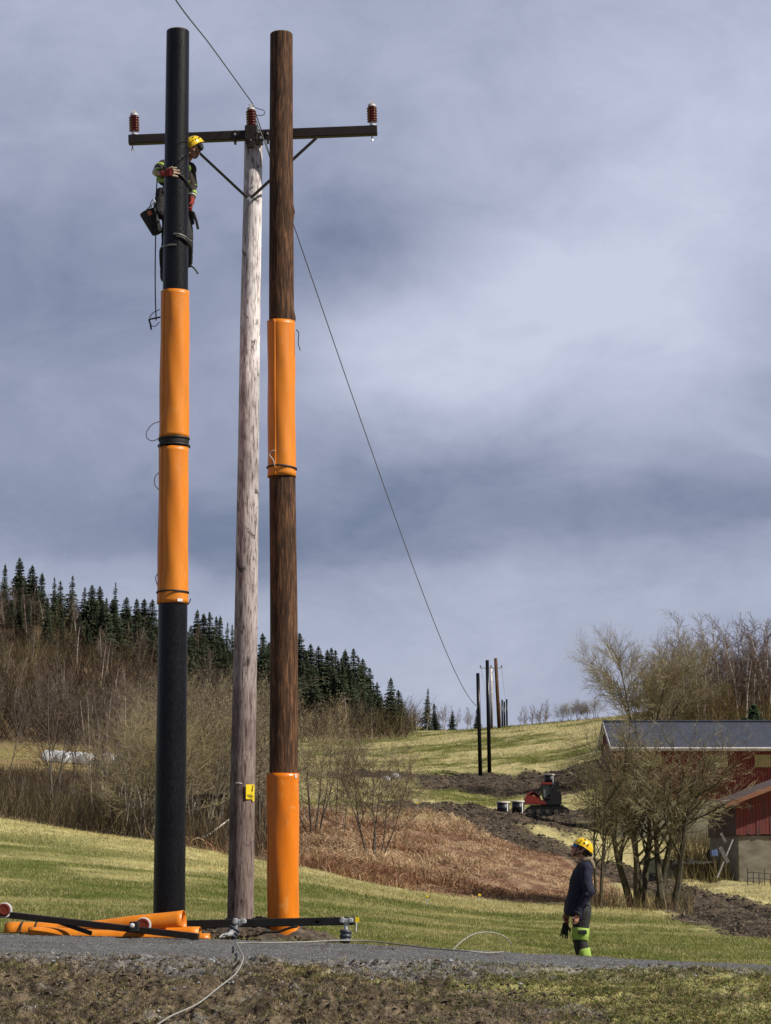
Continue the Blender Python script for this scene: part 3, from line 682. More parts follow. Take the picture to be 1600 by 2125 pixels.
# iron railing before the shed
p0 = ground_at(1552, 1838, 90); p1 = ground_at(1700, 1838, 90); t = root('railing', p0, 'low dark iron railing in the grass before the concrete base of the shed', 'railing'); mb = MB()
for i in range(15):
    x = p0.x + (p1.x - p0.x) * i / 14; z = gz(x, p0.y); mb.tube([(x, p0.y, z - .1), (x, p0.y, z + (.55 if i % 3 else .72))], .022, 6)
mb.build('post', M['rail'], t)
mb = MB()
for h in (.28, .52): mb.tube([(p0.x + (p1.x - p0.x) * i / 14, p0.y - .01, gz(p0.x + (p1.x - p0.x) * i / 14, p0.y) + h) for i in range(15)], .02, 6)
mb.build('rail', M['rail'], t)
# small dark hut among the trees on the left of the bank
YH = 99.0; a = at(416, 1690, YH); b = at(478, 1650, YH); t = root('hut', ((a.x + b.x) / 2, YH, gz(a.x, YH)), 'low dark weathered hut with one pale post, half hidden between the poles', 'hut')
mb = MB(); x = a.x; rs = random.Random(2)
while x < b.x:
    w = rs.uniform(.1, .16); mb.box((x + w / 2, YH + rs.uniform(0, .02), (a.z + b.z) / 2 - .2), (w - .012, .04, b.z - a.z + .4 + rs.uniform(-.03, .03))); x += w
mb.box(((a.x + b.x) / 2, YH + 1.0, (a.z + b.z) / 2 - .25), (b.x - a.x - .05, 1.9, b.z - a.z + .3)); mb.build('wall', M['darkwood'], t)
mb = MB(); mb.box(((a.x + b.x) / 2, YH + .9, b.z + .03), (b.x - a.x + .2, 2.4, .06)); mb.build('roof', M['darkwood'], t)
mb = MB(); xx = at(446, 0, YH).x; mb.box((xx, YH - .06, (a.z + b.z) / 2 - .1), (.1, .08, b.z - a.z + .3)); mb.build('post', mat('pale_post', (.24, .21, .16), scale=6, rough=.9), t)
# ------------------------------------------------------------------ the poles
def wood(name, a, b, c, rough, streak, bump=.9, lo=.38, hi=.62, spec=.4, grad=None, knots=0.0, fine=(1, 1)):
    m = bpy.data.materials.new(name); m.use_nodes = True; nt = m.node_tree; N = nt.nodes; L = nt.links; bs = N['Principled BSDF']
    tc = N.new('ShaderNodeTexCoord'); mp = N.new('ShaderNodeMapping'); mp.inputs['Scale'].default_value = (1, 1, streak); L.new(tc.outputs['Object'], mp.inputs[0])
    def nz(s, d, vec, dist=0.0, r=.6):
        n = N.new('ShaderNodeTexNoise'); n.inputs['Scale'].default_value = s; n.inputs['Detail'].default_value = d; n.inputs['Roughness'].default_value = r; n.inputs['Distortion'].default_value = dist; L.new(vec, n.inputs['Vector']); return n.outputs[0]
    n1 = nz(26 * fine[0], 8, mp.outputs[0], .4); cr = N.new('ShaderNodeValToRGB'); e = cr.color_ramp.elements
    e[0].position = lo; e[0].color = (*b, 1); e[1].position = hi; e[1].color = (*a, 1); x = e.new((lo + hi) / 2); x.color = (*c, 1); L.new(n1, cr.inputs[0]); src = cr.outputs[0]
    n3 = nz(1.1, 3, tc.outputs['Object'])
    mr = N.new('ShaderNodeMapRange'); mr.inputs['From Min'].default_value = .3; mr.inputs['From Max'].default_value = .7; mr.inputs['To Min'].default_value = .65; mr.inputs['To Max'].default_value = 1.25; L.new(n3, mr.inputs[0])
    mx = N.new('ShaderNodeMixRGB'); mx.blend_type = 'MULTIPLY'; mx.inputs[0].default_value = 1; L.new(src, mx.inputs[1]); L.new(mr.outputs[0], mx.inputs[2]); src = mx.outputs[0]
    if grad:   # (z low, z high, colour multiplier at the foot): grime and bark left on the lower trunk
        sx = N.new('ShaderNodeSeparateXYZ'); L.new(tc.outputs['Object'], sx.inputs[0]); g = N.new('ShaderNodeMapRange'); g.inputs['From Min'].default_value = grad[0]; g.inputs['From Max'].default_value = grad[1]; L.new(sx.outputs[2], g.inputs[0])
        ad = N.new('ShaderNodeMath'); ad.operation = 'ADD'; mm = N.new('ShaderNodeMath'); mm.operation = 'MULTIPLY_ADD'; mm.inputs[1].default_value = .6; mm.inputs[2].default_value = -.3; L.new(n3, mm.inputs[0]); L.new(g.outputs[0], ad.inputs[0]); L.new(mm.outputs[0], ad.inputs[1]); ad.use_clamp = True
        m2 = N.new('ShaderNodeMixRGB'); m2.blend_type = 'MULTIPLY'; m2.inputs[2].default_value = (*grad[2], 1); iv = N.new('ShaderNodeMath'); iv.operation = 'SUBTRACT'; iv.inputs[0].default_value = 1; L.new(ad.outputs[0], iv.inputs[1]); L.new(iv.outputs[0], m2.inputs[0]); L.new(src, m2.inputs[1]); src = m2.outputs[0]
    if knots:
        mk = N.new('ShaderNodeMapping'); mk.inputs['Scale'].default_value = (1, 1, .6); L.new(tc.outputs['Object'], mk.inputs[0]); k = nz(5.5, 4, mk.outputs[0], 1.2); kr = N.new('ShaderNodeMapRange'); kr.inputs['From Min'].default_value = .60; kr.inputs['From Max'].default_value = .68; kr.inputs['To Max'].default_value = knots; L.new(k, kr.inputs[0])
        m3 = N.new('ShaderNodeMixRGB'); m3.inputs[2].default_value = (.05, .042, .042, 1); L.new(kr.outputs[0], m3.inputs[0]); L.new(src, m3.inputs[1]); src = m3.outputs[0]
    L.new(src, bs.inputs['Base Color']); bs.inputs['Roughness'].default_value = rough; bs.inputs['Specular IOR Level'].default_value = spec
    n2 = nz(30 * fine[1], 8, mp.outputs[0], .3, .7); bp = N.new('ShaderNodeBump'); bp.inputs['Strength'].default_value = bump; bp.inputs['Distance'].default_value = .012; L.new(n2, bp.inputs['Height']); L.new(bp.outputs[0], bs.inputs['Normal'])
    return m
M['tar'] = wood('tarred_black_wood', (.012, .012, .017), (.003, .003, .004), (.006, .006, .008), .30, .30, .5, spec=.30, fine=(2.2, 2.6))
M['creo'] = wood('brown_creosoted_wood', (.26, .125, .060), (.030, .016, .010), (.095, .048, .026), .7, .10, 1.0, .34, .70, spec=.2, fine=(1.5, 1.5))
M['oldpole'] = wood('weathered_pale_wood', (.90, .85, .85), (.26, .20, .20), (.70, .64, .64), .8, .13, 1.0, .36, .58, spec=.2, grad=(2.4, 7.6, (.31, .255, .235)), knots=.85, fine=(1.5, 1.5))
M['cutwood'] = mat('sawn_end_grain', (.16, .10, .06), (.06, .04, .03), scale=14, rough=.9)
M['orange'] = mat('orange_plastic', (.82, .262, .016), (.72, .215, .012), scale=2.2, stretch=(1, 1, .3), rough=.34, rough2=.52, spec=.5, bump=.12, bscale=5)
def _scuff(m, colr, lo, hi, scale, amt):
    nt = m.node_tree; N = nt.nodes; L = nt.links; bs = N['Principled BSDF']; src = bs.inputs['Base Color'].links[0].from_socket
    tc = N.new('ShaderNodeTexCoord'); mp = N.new('ShaderNodeMapping'); mp.inputs['Scale'].default_value = (1, 1, .35); L.new(tc.outputs['Object'], mp.inputs[0]); n = N.new('ShaderNodeTexNoise'); n.inputs['Scale'].default_value = scale; n.inputs['Detail'].default_value = 9; n.inputs['Roughness'].default_value = .7; n.inputs['Distortion'].default_value = .8; L.new(mp.outputs[0], n.inputs['Vector'])
    r = N.new('ShaderNodeMapRange'); r.inputs['From Min'].default_value = lo; r.inputs['From Max'].default_value = hi; r.inputs['To Max'].default_value = amt; L.new(n.outputs[0], r.inputs[0])
    mx = N.new('ShaderNodeMixRGB'); mx.inputs[2].default_value = (*colr, 1); L.new(r.outputs[0], mx.inputs[0]); L.new(src, mx.inputs[1]); L.new(mx.outputs[0], bs.inputs['Base Color'])
_scuff(M['orange'], (.40, .15, .03), .52, .68, 4, .4); _scuff(M['orange'], (.85, .50, .22), .58, .62, 11, .16)
M['orange_deep'] = mat('deep_orange_plastic', (.82, .225, .003), (.72, .185, .003), scale=2.2, stretch=(1, 1, .3), rough=.3); _scuff(M['orange_deep'], (.30, .12, .03), .52, .68, 4, .5); _scuff(M['orange_deep'], (.85, .42, .12), .57, .61, 9, .4)
_scuff(M['gravel'], (.085, .078, .07), .42, .62, 1.6, .75)
M['rubber'] = mat('black_rubber', (.016, .014, .014), rough=.6)
M['white'] = mat('white_paint', (.78, .78, .78), (.62, .62, .64), scale=14, rough=.5)
M['ropew'] = mat('white_cord', (.60, .60, .58), (.42, .42, .42), scale=60, rough=.8)
def pole(name, top, base, rt, rb, material, label, knots=(), group=None, sink=.6, n=36, seed=1, parts=True):
    """a slightly irregular tapered trunk from base to top (world points)"""
    top = Vector(top); base = Vector(base); ax = (top - base); L_ = ax.length; ax.normalize(); k = max(24, int(L_ / .12)); V = []; Fc = []
    u = Vector((1, 0, 0)); u = (u - ax * u.dot(ax)).normalized(); w = ax.cross(u); rs = np.random.RandomState(seed); tt = np.linspace(-sink / L_, 1, k); C_ = []
    ang = np.arange(n) * 2 * np.pi / n
    for i, t in enumerate(tt):
        c = base + ax * (L_ * t); r = rb + (rt - rb) * t
        wob = (fbm2(np.cos(ang) * .9 + 5 + seed, np.sin(ang) * .9 + t * L_ * .35, 2, seed) - .5) * .06 + (fbm2(np.cos(ang) * 7 + seed, np.sin(ang) * 7 + t * L_ * .8, 3, seed) - .5) * .030
        o = (u * (fbm2(np.array([t * L_ * .25]), np.array([seed * 3.1]), 2, 1.0)[0] - .5) + w * (fbm2(np.array([t * L_ * .25]), np.array([seed * 7.1]), 2, 2.0)[0] - .5)) * .05
        for j in range(n):
            rr = r * (1 + wob[j])
            for (kt, ka, kr_, kh) in knots:
                d = ((t * L_ - kt) / kr_) ** 2 + (((ang[j] - ka + math.pi) % (2 * math.pi) - math.pi) * r / kr_) ** 2; rr += kh * math.exp(-d)
            V.append(c + o + (u * math.cos(ang[j]) + w * math.sin(ang[j])) * rr)
        C_.append((c + o, r))
    for i in range(k - 1):
        for j in range(n):
            a = i * n + j; b = i * n + (j + 1) % n; Fc.append((a, b, b + n, a + n))
    t_ = root(name, base, label, 'pole', group)
    mb = MB(); mb.add(V, Fc); tr = mb.build('shaft', material, t_, smooth=True)
    mb = MB(); P = V[-n:]; cc = sum(P, Vector()) / n; mb.add([cc + (v - cc) * .93 + ax * .012 for v in P] + P + [cc + ax * .014], [(n + j, n + (j + 1) % n, (j + 1) % n, j) for j in range(n)] + [(j, (j + 1) % n, 2 * n) for j in range(n)])
    mb.build('cut_top', M['cutwood'], t_)
    return t_, base, ax, L_
YP = 28.0
LP_top, LP_base = at(369, 66, YP), at(352, 1925, YP)
RP_top, RP_base = at(582, 72, YP), at(588, 1946, YP)
WP_top, WP_base = at(526, 288, 28.95), at(498, 1925, 28.95)
lp, lpb, lpa, lpl = pole('utility_pole', LP_top, LP_base, .150, .203, M['tar'], 'glossy black tarred pole being climbed, leftmost of the three tall poles', seed=3)
rp, rpb, rpa, rpl = pole('utility_pole', RP_top, RP_base, .150, .186, M['creo'], 'dark brown creosoted pole with an orange guard at its foot', knots=((9.3, 5.9, .05, .035), (7.9, 6.1, .06, .03)), seed=8)
wp, wpb, wpa, wpl = pole('utility_pole', WP_top, WP_base, .122, .172, M['oldpole'], 'weathered pale grey pole in the middle carrying the crossarm', knots=((8.1, 4.5, .06, .02), (7.3, 4.3, .05, .02), (6.2, 4.9, .06, .02)), seed=5)
def axis_at(base, ax, z): return base + ax * ((z - base.z) / ax.z)
def rad_at(rt, rb, L_, base, ax, z): return rb + (rt - rb) * ((z - base.z) / ax.z) / L_
# yellow warning sign nailed to the pale pole
M['yellow'] = mat('yellow_sign', (.90, .68, .01), (.82, .60, .01), scale=20, rough=.45)
p = at(521, 1644, 28.95); c = axis_at(wpb, wpa, p.z); rr = .168
an = R(38)
Mx = Matrix.Rotation(an, 3, 'Z'); sgc = c + Mx @ Vector((0, -rr - .012, 0))
t = root('warning_sign', sgc + Vector((0, 0, -.1)), 'small yellow high voltage warning sign nailed low on the pale pole', 'sign')
mb = MB(); mb.box(sgc, (.135, .004, .19), Mx, bev=.0015); mb.box(sgc + Mx @ Vector((.05, 0, -.105)), (.03, .004, .03), Mx); pl = mb.build('plate', M['yellow'], t)
mb = MB(); q = lambda x, z: sgc + Mx @ Vector((x, -.0045, z))
bolt = [(.035, .085), (.012, .005), (.030, .012), (.010, -.035), (.045, .028), (.027, .022), (.048, .085)]
mb.add([q(x, z) for x, z in bolt], [(0, 1, 2), (0, 2, 5, 6), (2, 3, 4, 5)])
for x0_, x1_, z_ in ((-.05, .03, -.045), (-.045, .045, -.062), (-.015, .035, -.080)): mb.add([q(x0_, z_), q(x1_, z_), q(x1_, z_ + .009), q(x0_, z_ + .009)], [(0, 1, 2, 3)])
mb.build('marking', M['black'], t)
mb = MB(); nail = at(501, 1629, 28.7); mb.tube([sgc + Vector((-.06, -.002, .10)), c + Vector((-.03, -rr - .006, .112)), c + Vector((-.075, -rr * .93, .115))], .006, 6); mb.build('nail_strip', M['white'], t)
# ---- orange guards
def guard(base, ax, rp_, z0, z1, label, r=None, seam=R(205), bands=(), group='orange guards around the poles', seed=0, rope=(), m_='orange'):
    c0 = axis_at(base, ax, z0); c1 = axis_at(base, ax, z1); r0 = r or .19
    t = root('pole_guard', c0, label, 'pole guard', group); mb = MB(); n = 48; k = 40; V = []; rs = np.random.RandomState(seed)
    # rolled sheet: one edge laps over the other along a vertical seam
    span = 2 * math.pi + .35; inner = []
    for lay in (0, 1):
        for i in range(k + 1):
            t_ = i / k; c = c0 + (c1 - c0) * t_
            for j in range(n + 1):
                a = seam + span * j / n; rr = r0 + .007 * j / n + .0045 * math.sin(a * 2 + t_ * 3 + seed) + .003 * math.sin(a * 5 + t_ * 11) + (-.006 if lay else 0)
                if not lay and (t_ < .012 or t_ > .988): rr += .003
                V.append(c + Vector((math.cos(a), math.sin(a), 0)) * rr)
    m1 = n + 1; Fc = []
    for i in range(k):
        for j in range(n):
            a = i * m1 + j; Fc.append((a, a + 1, a + 1 + m1, a + m1)); b = a + (k + 1) * m1; Fc.append((b + m1, b + m1 + 1, b + 1, b))
    o2 = (k + 1) * m1
    for j in range(n): Fc.append((j, j + o2, j + 1 + o2, j + 1)); a = k * m1 + j; Fc.append((a + 1, a + 1 + o2, a + o2, a))
    for i in range(k):
        a = i * m1; Fc.append((a + m1, a + m1 + o2, a + o2, a)); a = i * m1 + n; Fc.append((a, a + o2, a + o2 + m1, a + m1))
    mb.add(V, Fc); mb.build('shell', M[m_], t, smooth=True)
    for zb, wob in bands:
        mb = MB(); pts = []
        for j in range(33):
            a = 2 * math.pi * j / 32; c = axis_at(base, ax, zb); pts.append(c + Vector((math.cos(a) * (r0 + .014), math.sin(a) * (r0 + .014), wob * math.sin(a + 1 + seed) + .2 * wob * math.sin(3 * a))))
        mb.tube(pts, .0125, 6, flat=.6); mb.build('tie_strap', M['rubber'], t)
    for pts, m in rope:
        mb = MB(); mb.tube(spline(pts, 6), .0065, 5); mb.build('cord', M[m], t, smooth=True)
    return t
zz = lambda py, px=360: at(px, py, YP).z
g1 = guard(lpb, lpa, 0, zz(909), zz(606), 'upper orange guard on the black pole below the climbing worker', r=.183, bands=((zz(912), .010),), seed=1,
      rope=[([at(331, 875, 28.0), at(316, 881, 28.0), at(304, 897, 28.0), at(306, 910, 28.0), at(318, 915, 28.0), at(332, 908, 28)], 'ropew')])
g2 = guard(lpb, lpa, 0, zz(1253), zz(930), 'lower orange guard on the black pole above the hillside trees', r=.190, bands=((zz(926), .006), (zz(1230), .006)), seed=2,
      rope=[([at(330, 980, 28.0), at(322, 990, 28.0), at(321, 1005, 28.0), at(330, 1017, 28.0)], 'ropew'), ([at(329, 1187, 28), at(323, 1200, 28), at(328, 1218, 28)], 'ropew'), ([at(390, 1255, 27.95), at(394, 1248, 27.93), at(396, 1242, 27.93)], 'rubber')])
mb = MB(); c = axis_at(lpb, lpa, zz(1248)); Mx2 = Matrix.Rotation(R(34), 3, 'Z'); mb.box(c + Mx2 @ Vector((0, -.197, 0)), (.075, .003, .036), Mx2); mb.build('label_sticker', M['white'], g2)
g3 = guard(rpb, rpa, 0, zz(990), zz(668), 'orange guard high on the brown pole', r=.178, seam=R(228), bands=((zz(972), .012),), seed=3,
      rope=[([at(570, 967, 27.8), at(567, 955, 27.79), at(559, 943, 27.81), at(564, 936, 27.80), at(571, 935, 27.79)], 'ropew'), ([at(615, 684, 27.95), at(620, 692, 27.93), at(619, 712, 27.93), at(623, 727, 27.92)], 'rubber')])
g4 = guard(rpb, rpa, 0, zz(1948) - .05, zz(1605), 'deep orange guard wrapped round the foot of the brown pole', r=.198, seam=R(188), bands=(), seed=4, m_='orange_deep')
mb = MB(); c = axis_at(rpb, rpa, zz(1611)); Mx2 = Matrix.Rotation(R(55), 3, 'Z'); mb.box(c + Mx2 @ Vector((0, -.205, 0)), (.035, .003, .05), Mx2); mb.build('label_sticker', M['white'], g4)
# black tape between the two guards on the black pole
mb = MB(); c = axis_at(lpb, lpa, zz(917)); mb.lathe([(.181, -.055), (.190, -.05), (.187, -.02), (.193, 0), (.188, .02), (.192, .045), (.183, .05)], 40, None, c); o = mb.build('rubber_wrap', M['rubber'], top=c, smooth=True); tag(o, 'black rubber wrap between the two orange guards on the black pole', 'rubber wrap')
# ---- crossarm assembly on the pale pole
M['steel'] = mat('dark_rusted_steel', (.030, .020, .016), (.016, .012, .011), scale=9, rough=.5, metallic=.3)
M['insul'] = mat('red_brown_porcelain', (.16, .022, .014), (.13, .016, .012), scale=6, rough=.22, spec=.7)
M['galv'] = mat('galvanised_steel', (.62, .64, .66), (.42, .44, .46), scale=18, rough=.45, metallic=.6)
M['insulg'] = mat('grey_blue_rubber', (.07, .08, .11), (.05, .055, .075), scale=12, rough=.45)
YC = 28.72
ca = root('crossarm', at(525, 282, YC), 'dark steel crossarm with V brace bolted to the top of the pale pole', 'crossarm')
e0, e1 = at(267, 291, YC), at(783, 271, YC)
mb = MB(); mb.bar(e0, e1, .11, .125); mb.build('beam', M['steel'], ca)
mb = MB(); cen = at(522, 284, YC)
mb.box(cen + Vector((-.0, -.03, .02)), (.17, .2, .21), bev=.01); mb.box(cen + Vector((.10, .05, .0)), (.10, .22, .15), bev=.01); mb.box(cen + Vector((0, -.1, -.11)), (.11, .05, .16), bev=.006)
mb.box(cen + Vector((-.22, 0, -.01)), (.03, .14, .16)); mb.box(cen + Vector((.22, 0, 0)), (.03, .14, .16)); mb.build('clamp', M['steel'], ca)
for dx, dz in ((0, -.09), (.10, .03), (-.22, .01), (.22, .02), (.13, -.05)):
    mb = MB(); mb.lathe([(.016, 0), (.016, .022), (.009, .022), (.009, .05)], 8, Matrix.Rotation(R(90), 3, 'X'), cen + Vector((dx, -.10 if abs(dx) < .2 else -.06, dz))); mb.build('bolt', M['galv'], ca)
for a, b in (((378, 284), (517, 414)), ((657, 286), (516, 415))):
    mb = MB(); mb.bar(at(*a, YC - .07), at(*b, YC - .03), .03, .052, up=(0, 1, 0)); mb.build('brace', M['steel'], ca)
mb = MB(); c = at(517, 414, YC - .06); mb.lathe([(.03, 0), (.03, .015), (.014, .015), (.014, .045)], 8, Matrix.Rotation(R(90), 3, 'X'), c); mb.build('bolt', M['galv'], ca)
def insulator(name, c, up, label, group, mats=('insul', 'white', 'white'), sheds=6, r=.070, h=.30, foot=.05, cap=True):
    """pin insulator standing on point c along up"""
    t = root(name, c, label, 'insulator', group); Mq = Vector(up).to_track_quat('Z', 'Y').to_matrix()
    mb = MB(); mb.lathe([(.045, 0), (.045, .012), (.03, .016), (.03, foot), (.038, foot + .003)], 20, Mq, c); mb.build('foot', M[mats[1]], t, smooth=False)
    pr = [(.036, foot)]; dz = (h - foot - .035) / sheds
    for i in range(sheds): z = foot + dz * i; pr += [(.036, z + dz * .05), (r, z + dz * .22), (r, z + dz * .40), (.038, z + dz * .62)]
    pr += [(.036, foot + dz * sheds)]
    mb = MB(); mb.lathe(pr, 28, Mq, c); mb.build('sheds', M[mats[0]], t, smooth=True)
    if cap:
        mb = MB(); z = foot + dz * sheds; mb.lathe([(.04, z), (.052, z + .005), (.052, z + .03), (.03, z + .036)], 20, Mq, c)
        for s in (-1, 1): mb.box(c + Mq @ Vector((0, s * .035, z + .05)) if False else c + Mq @ Vector((s * .036, 0, z + .052)), (.024, .05, .036), Mq)
        mb.build('clamp_cap', M[mats[2]], t)
    return t
ud = (e1 - e0).normalized(); up = Vector((-ud.z, 0, ud.x))
gi = 'red insulators on the crossarm'
insulator('insulator', at(279, 280, YC) , up, 'red brown insulator on the left end of the crossarm', gi)
insulator('insulator', at(522, 268, YC), up, 'red brown insulator at the middle of the crossarm holding the wire', gi)
insulator('insulator', at(773, 261, YC), up, 'red brown insulator on the right end of the crossarm', gi)
for px, py in ((275, 301), (772, 281)):
    mb = MB(); c = at(px, py, YC); mb.tube([c, c + Vector((0, 0, -.05)), c + Vector((0, 0, -.075))], [.011, .011, .02], 6); mb.build('pin', M['galv'], ca)
# ---- the overhead wire, from behind the camera through the middle insulator down to the far poles
M['wire'] = mat('aluminium_wire', (.10, .105, .12), (.08, .085, .095), scale=30, rough=.5, metallic=.2)
A = at(523, 213, YC); farY = 214.0; B = at(992, 1466, farY)
P = []
for px, py in ((612, 485), (700, 745), (800, 1010), (870, 1210), (940, 1385)):
    dx = (B.x - A.x) / (B.y - A.y); u = at(px, py, 1.0).x; Y = (A.x - dx * A.y) / (u - dx); P.append(at(px, py, Y))
pts = [Vector((A.x - (B.x - A.x) * .05 - .03, 18.0, at(340, -80, 18).z))]
q0 = at(365, 0, 19.3); q1 = at(440, 98, 23.5)
wire = MB(); W1 = spline([at(250, -190, 15.0), q0, q1, A], 10); wire.tube(W1, .0075, 5)
# fit one smooth sagging span (quadratic in depth) through the observed points
Yk = np.array([A.y] + [p.y for p in P] + [B.y]); Zk = np.array([A.z] + [p.z for p in P] + [B.z]); wgt = np.array([30, 1, 1, 1, 1, 1, 30.])
co = np.polyfit(Yk, Zk, 3, w=wgt); Ys = np.geomspace(A.y, B.y, 90)
wire.tube([Vector((A.x + (B.x - A.x) * (y - A.y) / (B.y - A.y), y, float(np.polyval(co, y)))) for y in Ys], [.0075 + .000035 * (y - 28) * 4 for y in Ys], 5)
o = wire.build('overhead_wire', M['wire'], top=A, smooth=True); tag(o, 'thin grey wire running down from the sky over the middle insulator to the far poles', 'wire')
mb = MB(); mb.tube(spline([at(527, 222, YC), at(537, 226, YC), at(547, 229, YC), at(549, 236, YC), at(541, 240, YC), at(530, 238, YC)], 6), .006, 5); mb.tube(spline([at(528, 240, YC), at(536, 262, YC - .08), at(548, 292, YC - .1), at(557, 318, YC - .1), at(566, 345, YC)], 5), .007, 5)
o = mb.build('tie_wire', M['wire'], top=at(527, 240, YC), smooth=True); tag(o, 'loose curl of tie wire beside the middle insulator', 'tie wire')
# ---- far poles
def plainpole(name, px0, y0, px1, y1, Y, r, material, label, group, base=None):
    b = at(px1, y1, Y); 
    if base is None: base = gz(b.x, b.y)
    b.z = min(b.z, base) - .05; t = at(px0, y0, Y); mb = MB(); mb.tube([b, b + (t - b) * .5, t], [r * 1.18, r * 1.08, r], 14)
    o = mb.build(name, material, top=b, smooth=True); return tag(o, label, 'pole', group)
M['farblack'] = M['tar']
YA = ground_at(997, 1610, 150).y; YB2 = ground_at(1016, 1607, 150).y
plainpole('utility_pole', 991.5, 1397, 997, 1611, YA, .17, M['tar'], 'black pole standing alone in churned mud, left of the distant pair', None)
plainpole('utility_pole', 1011, 1370, 1016, 1608, YB2, .17, M['tar'], 'taller black pole in the mud beside the pole the wire runs to', None)
YF = 326
t = plainpole('utility_pole', 1028.5, 1366, 1036, 1507, YF, .24, M['creo'], 'reddish brown pole at the crest behind the two black poles', None)
plainpole('utility_pole', 1019, 1386, 1020.5, 1508, YF + 1, .16, M['oldpole'], 'thin pale pole on the crest carrying the distant crossarm', None)
plainpole('utility_pole', 1035.5, 1458, 1037, 1506, YF + 60, .22, M['creo'], 'short brown pole rising behind the crest of the hill field', None)
for px, y in ((1042, 1452), (1046.5, 1456), (1051.5, 1451)):
    plainpole('utility_pole', px, y, px + .5, 1506, 480, .19, M['tar'], 'far dark pole beyond the crest, one of three close together', 'three far poles beyond the crest')
fa = root('crossarm', at(1019, 1386, YF), 'small grey crossarm with a brace on the distant pale pole', 'crossarm'); mb = MB(); mb.bar(at(996, 1386.5, YF), at(1042, 1386, YF), .14, .15); mb.build('beam', M['galv'], fa)
for px in (997, 1019, 1041): mb = MB(); mb.lathe([(.07, 0), (.11, .1), (.07, .14), (.11, .2), (.07, .26), (.1, .3)], 8, None, at(px, 1385, YF)); mb.build('insulator', M['boardgrey'], fa)
mb = MB()
for px in (1010, 1028): mb.bar(at(px, 1387, YF - .05), at(1019, 1399, YF), .06, .06)
mb.build('brace', M['galv'], fa)
mb = MB()
for px in (998, 1019, 1041):
    a = at(px, 1382, YF); b = at(px + 12 if px > 1030 else px + 20, 1468, 470); mb.tube([a + (b - a) * s_ + Vector((0, 0, -5.0 * s_ * (1 - s_))) for s_ in [i / 16 for i in range(17)]], .016, 4)
o = mb.build('overhead_wires', M['wire'], top=at(1019, 1386, YF)); tag(o, 'faint wires running on from the distant crossarm beyond the crest', 'wire')
# ------------------------------------------------------------------ things lying by the poles
def road_z(x, y): return float(ground_z(np.array([x]), np.array([y]))[0]) + .012
# heaped earth round the pole feet
def mound(cx, cy, rx, ry, h, label, seed):
    n = 60; g = np.linspace(-1, 1, n); U, W_ = np.meshgrid(g, g); X = cx + U * rx; Y = cy + W_ * ry; d = np.clip(1 - np.sqrt(U ** 2 + W_ ** 2) + (fbm2(U * 2, W_ * 2, 3, seed) - .5) * .5, 0, 1)
    Z = ground_z(X, Y) - .03 + h * d ** .6 * (.55 + .9 * fbm2(X * 4, Y * 4, 4, seed)) + (fbm2(X * 18, Y * 18, 3, seed + 2) - .5) * .06 * (d > 0)
    Z = np.where(d <= 0, ground_z(X, Y) - .35, Z)
    i = (np.arange(n - 1)[:, None] * n + np.arange(n - 1)[None, :]).ravel(); me = mesh_np('mound', np.stack([X, Y, Z], -1).reshape(-1, 3), [np.stack([i, i + 1, i + n + 1, i + n], 1)], M['mud'], smooth=True)
    o = link('earth_mound', me); tag(o, label, 'earth mound'); return o
c = at(545, 1950, 28.6); mound(c.x, 28.35, 1.15, .75, .34, 'heap of freshly dug dark earth round the feet of the pale and brown poles', 3.0)
c = at(360, 1940, 28.3); mound(c.x, 28.2, .6, .5, .16, 'low ring of dug earth round the foot of the black pole', 5.0)
rs_ = np.random.RandomState(5); n = 900; X = at(545, 1950, 28.3).x + rs_.normal(0, .62, n); Y = 28.2 + rs_.normal(0, .35, n); Y = np.maximum(Y, 27.75); r_ = np.hypot((X - at(545, 1950, 28.3).x) / 1.15, (Y - 28.35) / .75); Z = ground_z(X, Y) - .03 + .34 * np.clip(1 - r_, 0, 1) ** .6 * (.55 + .9 * fbm2(X * 4, Y * 4, 4, 3.0))
o = pebbles('earth_clods', X, Y, Z, rs_.uniform(.01, .045, n), np.array((.085, .062, .044)) * rs_.uniform(.5, 1.6, (n, 1)), 21); tag(o, 'dark crumbs of earth over the dug heap at the pole feet', 'earth', kind='stuff')
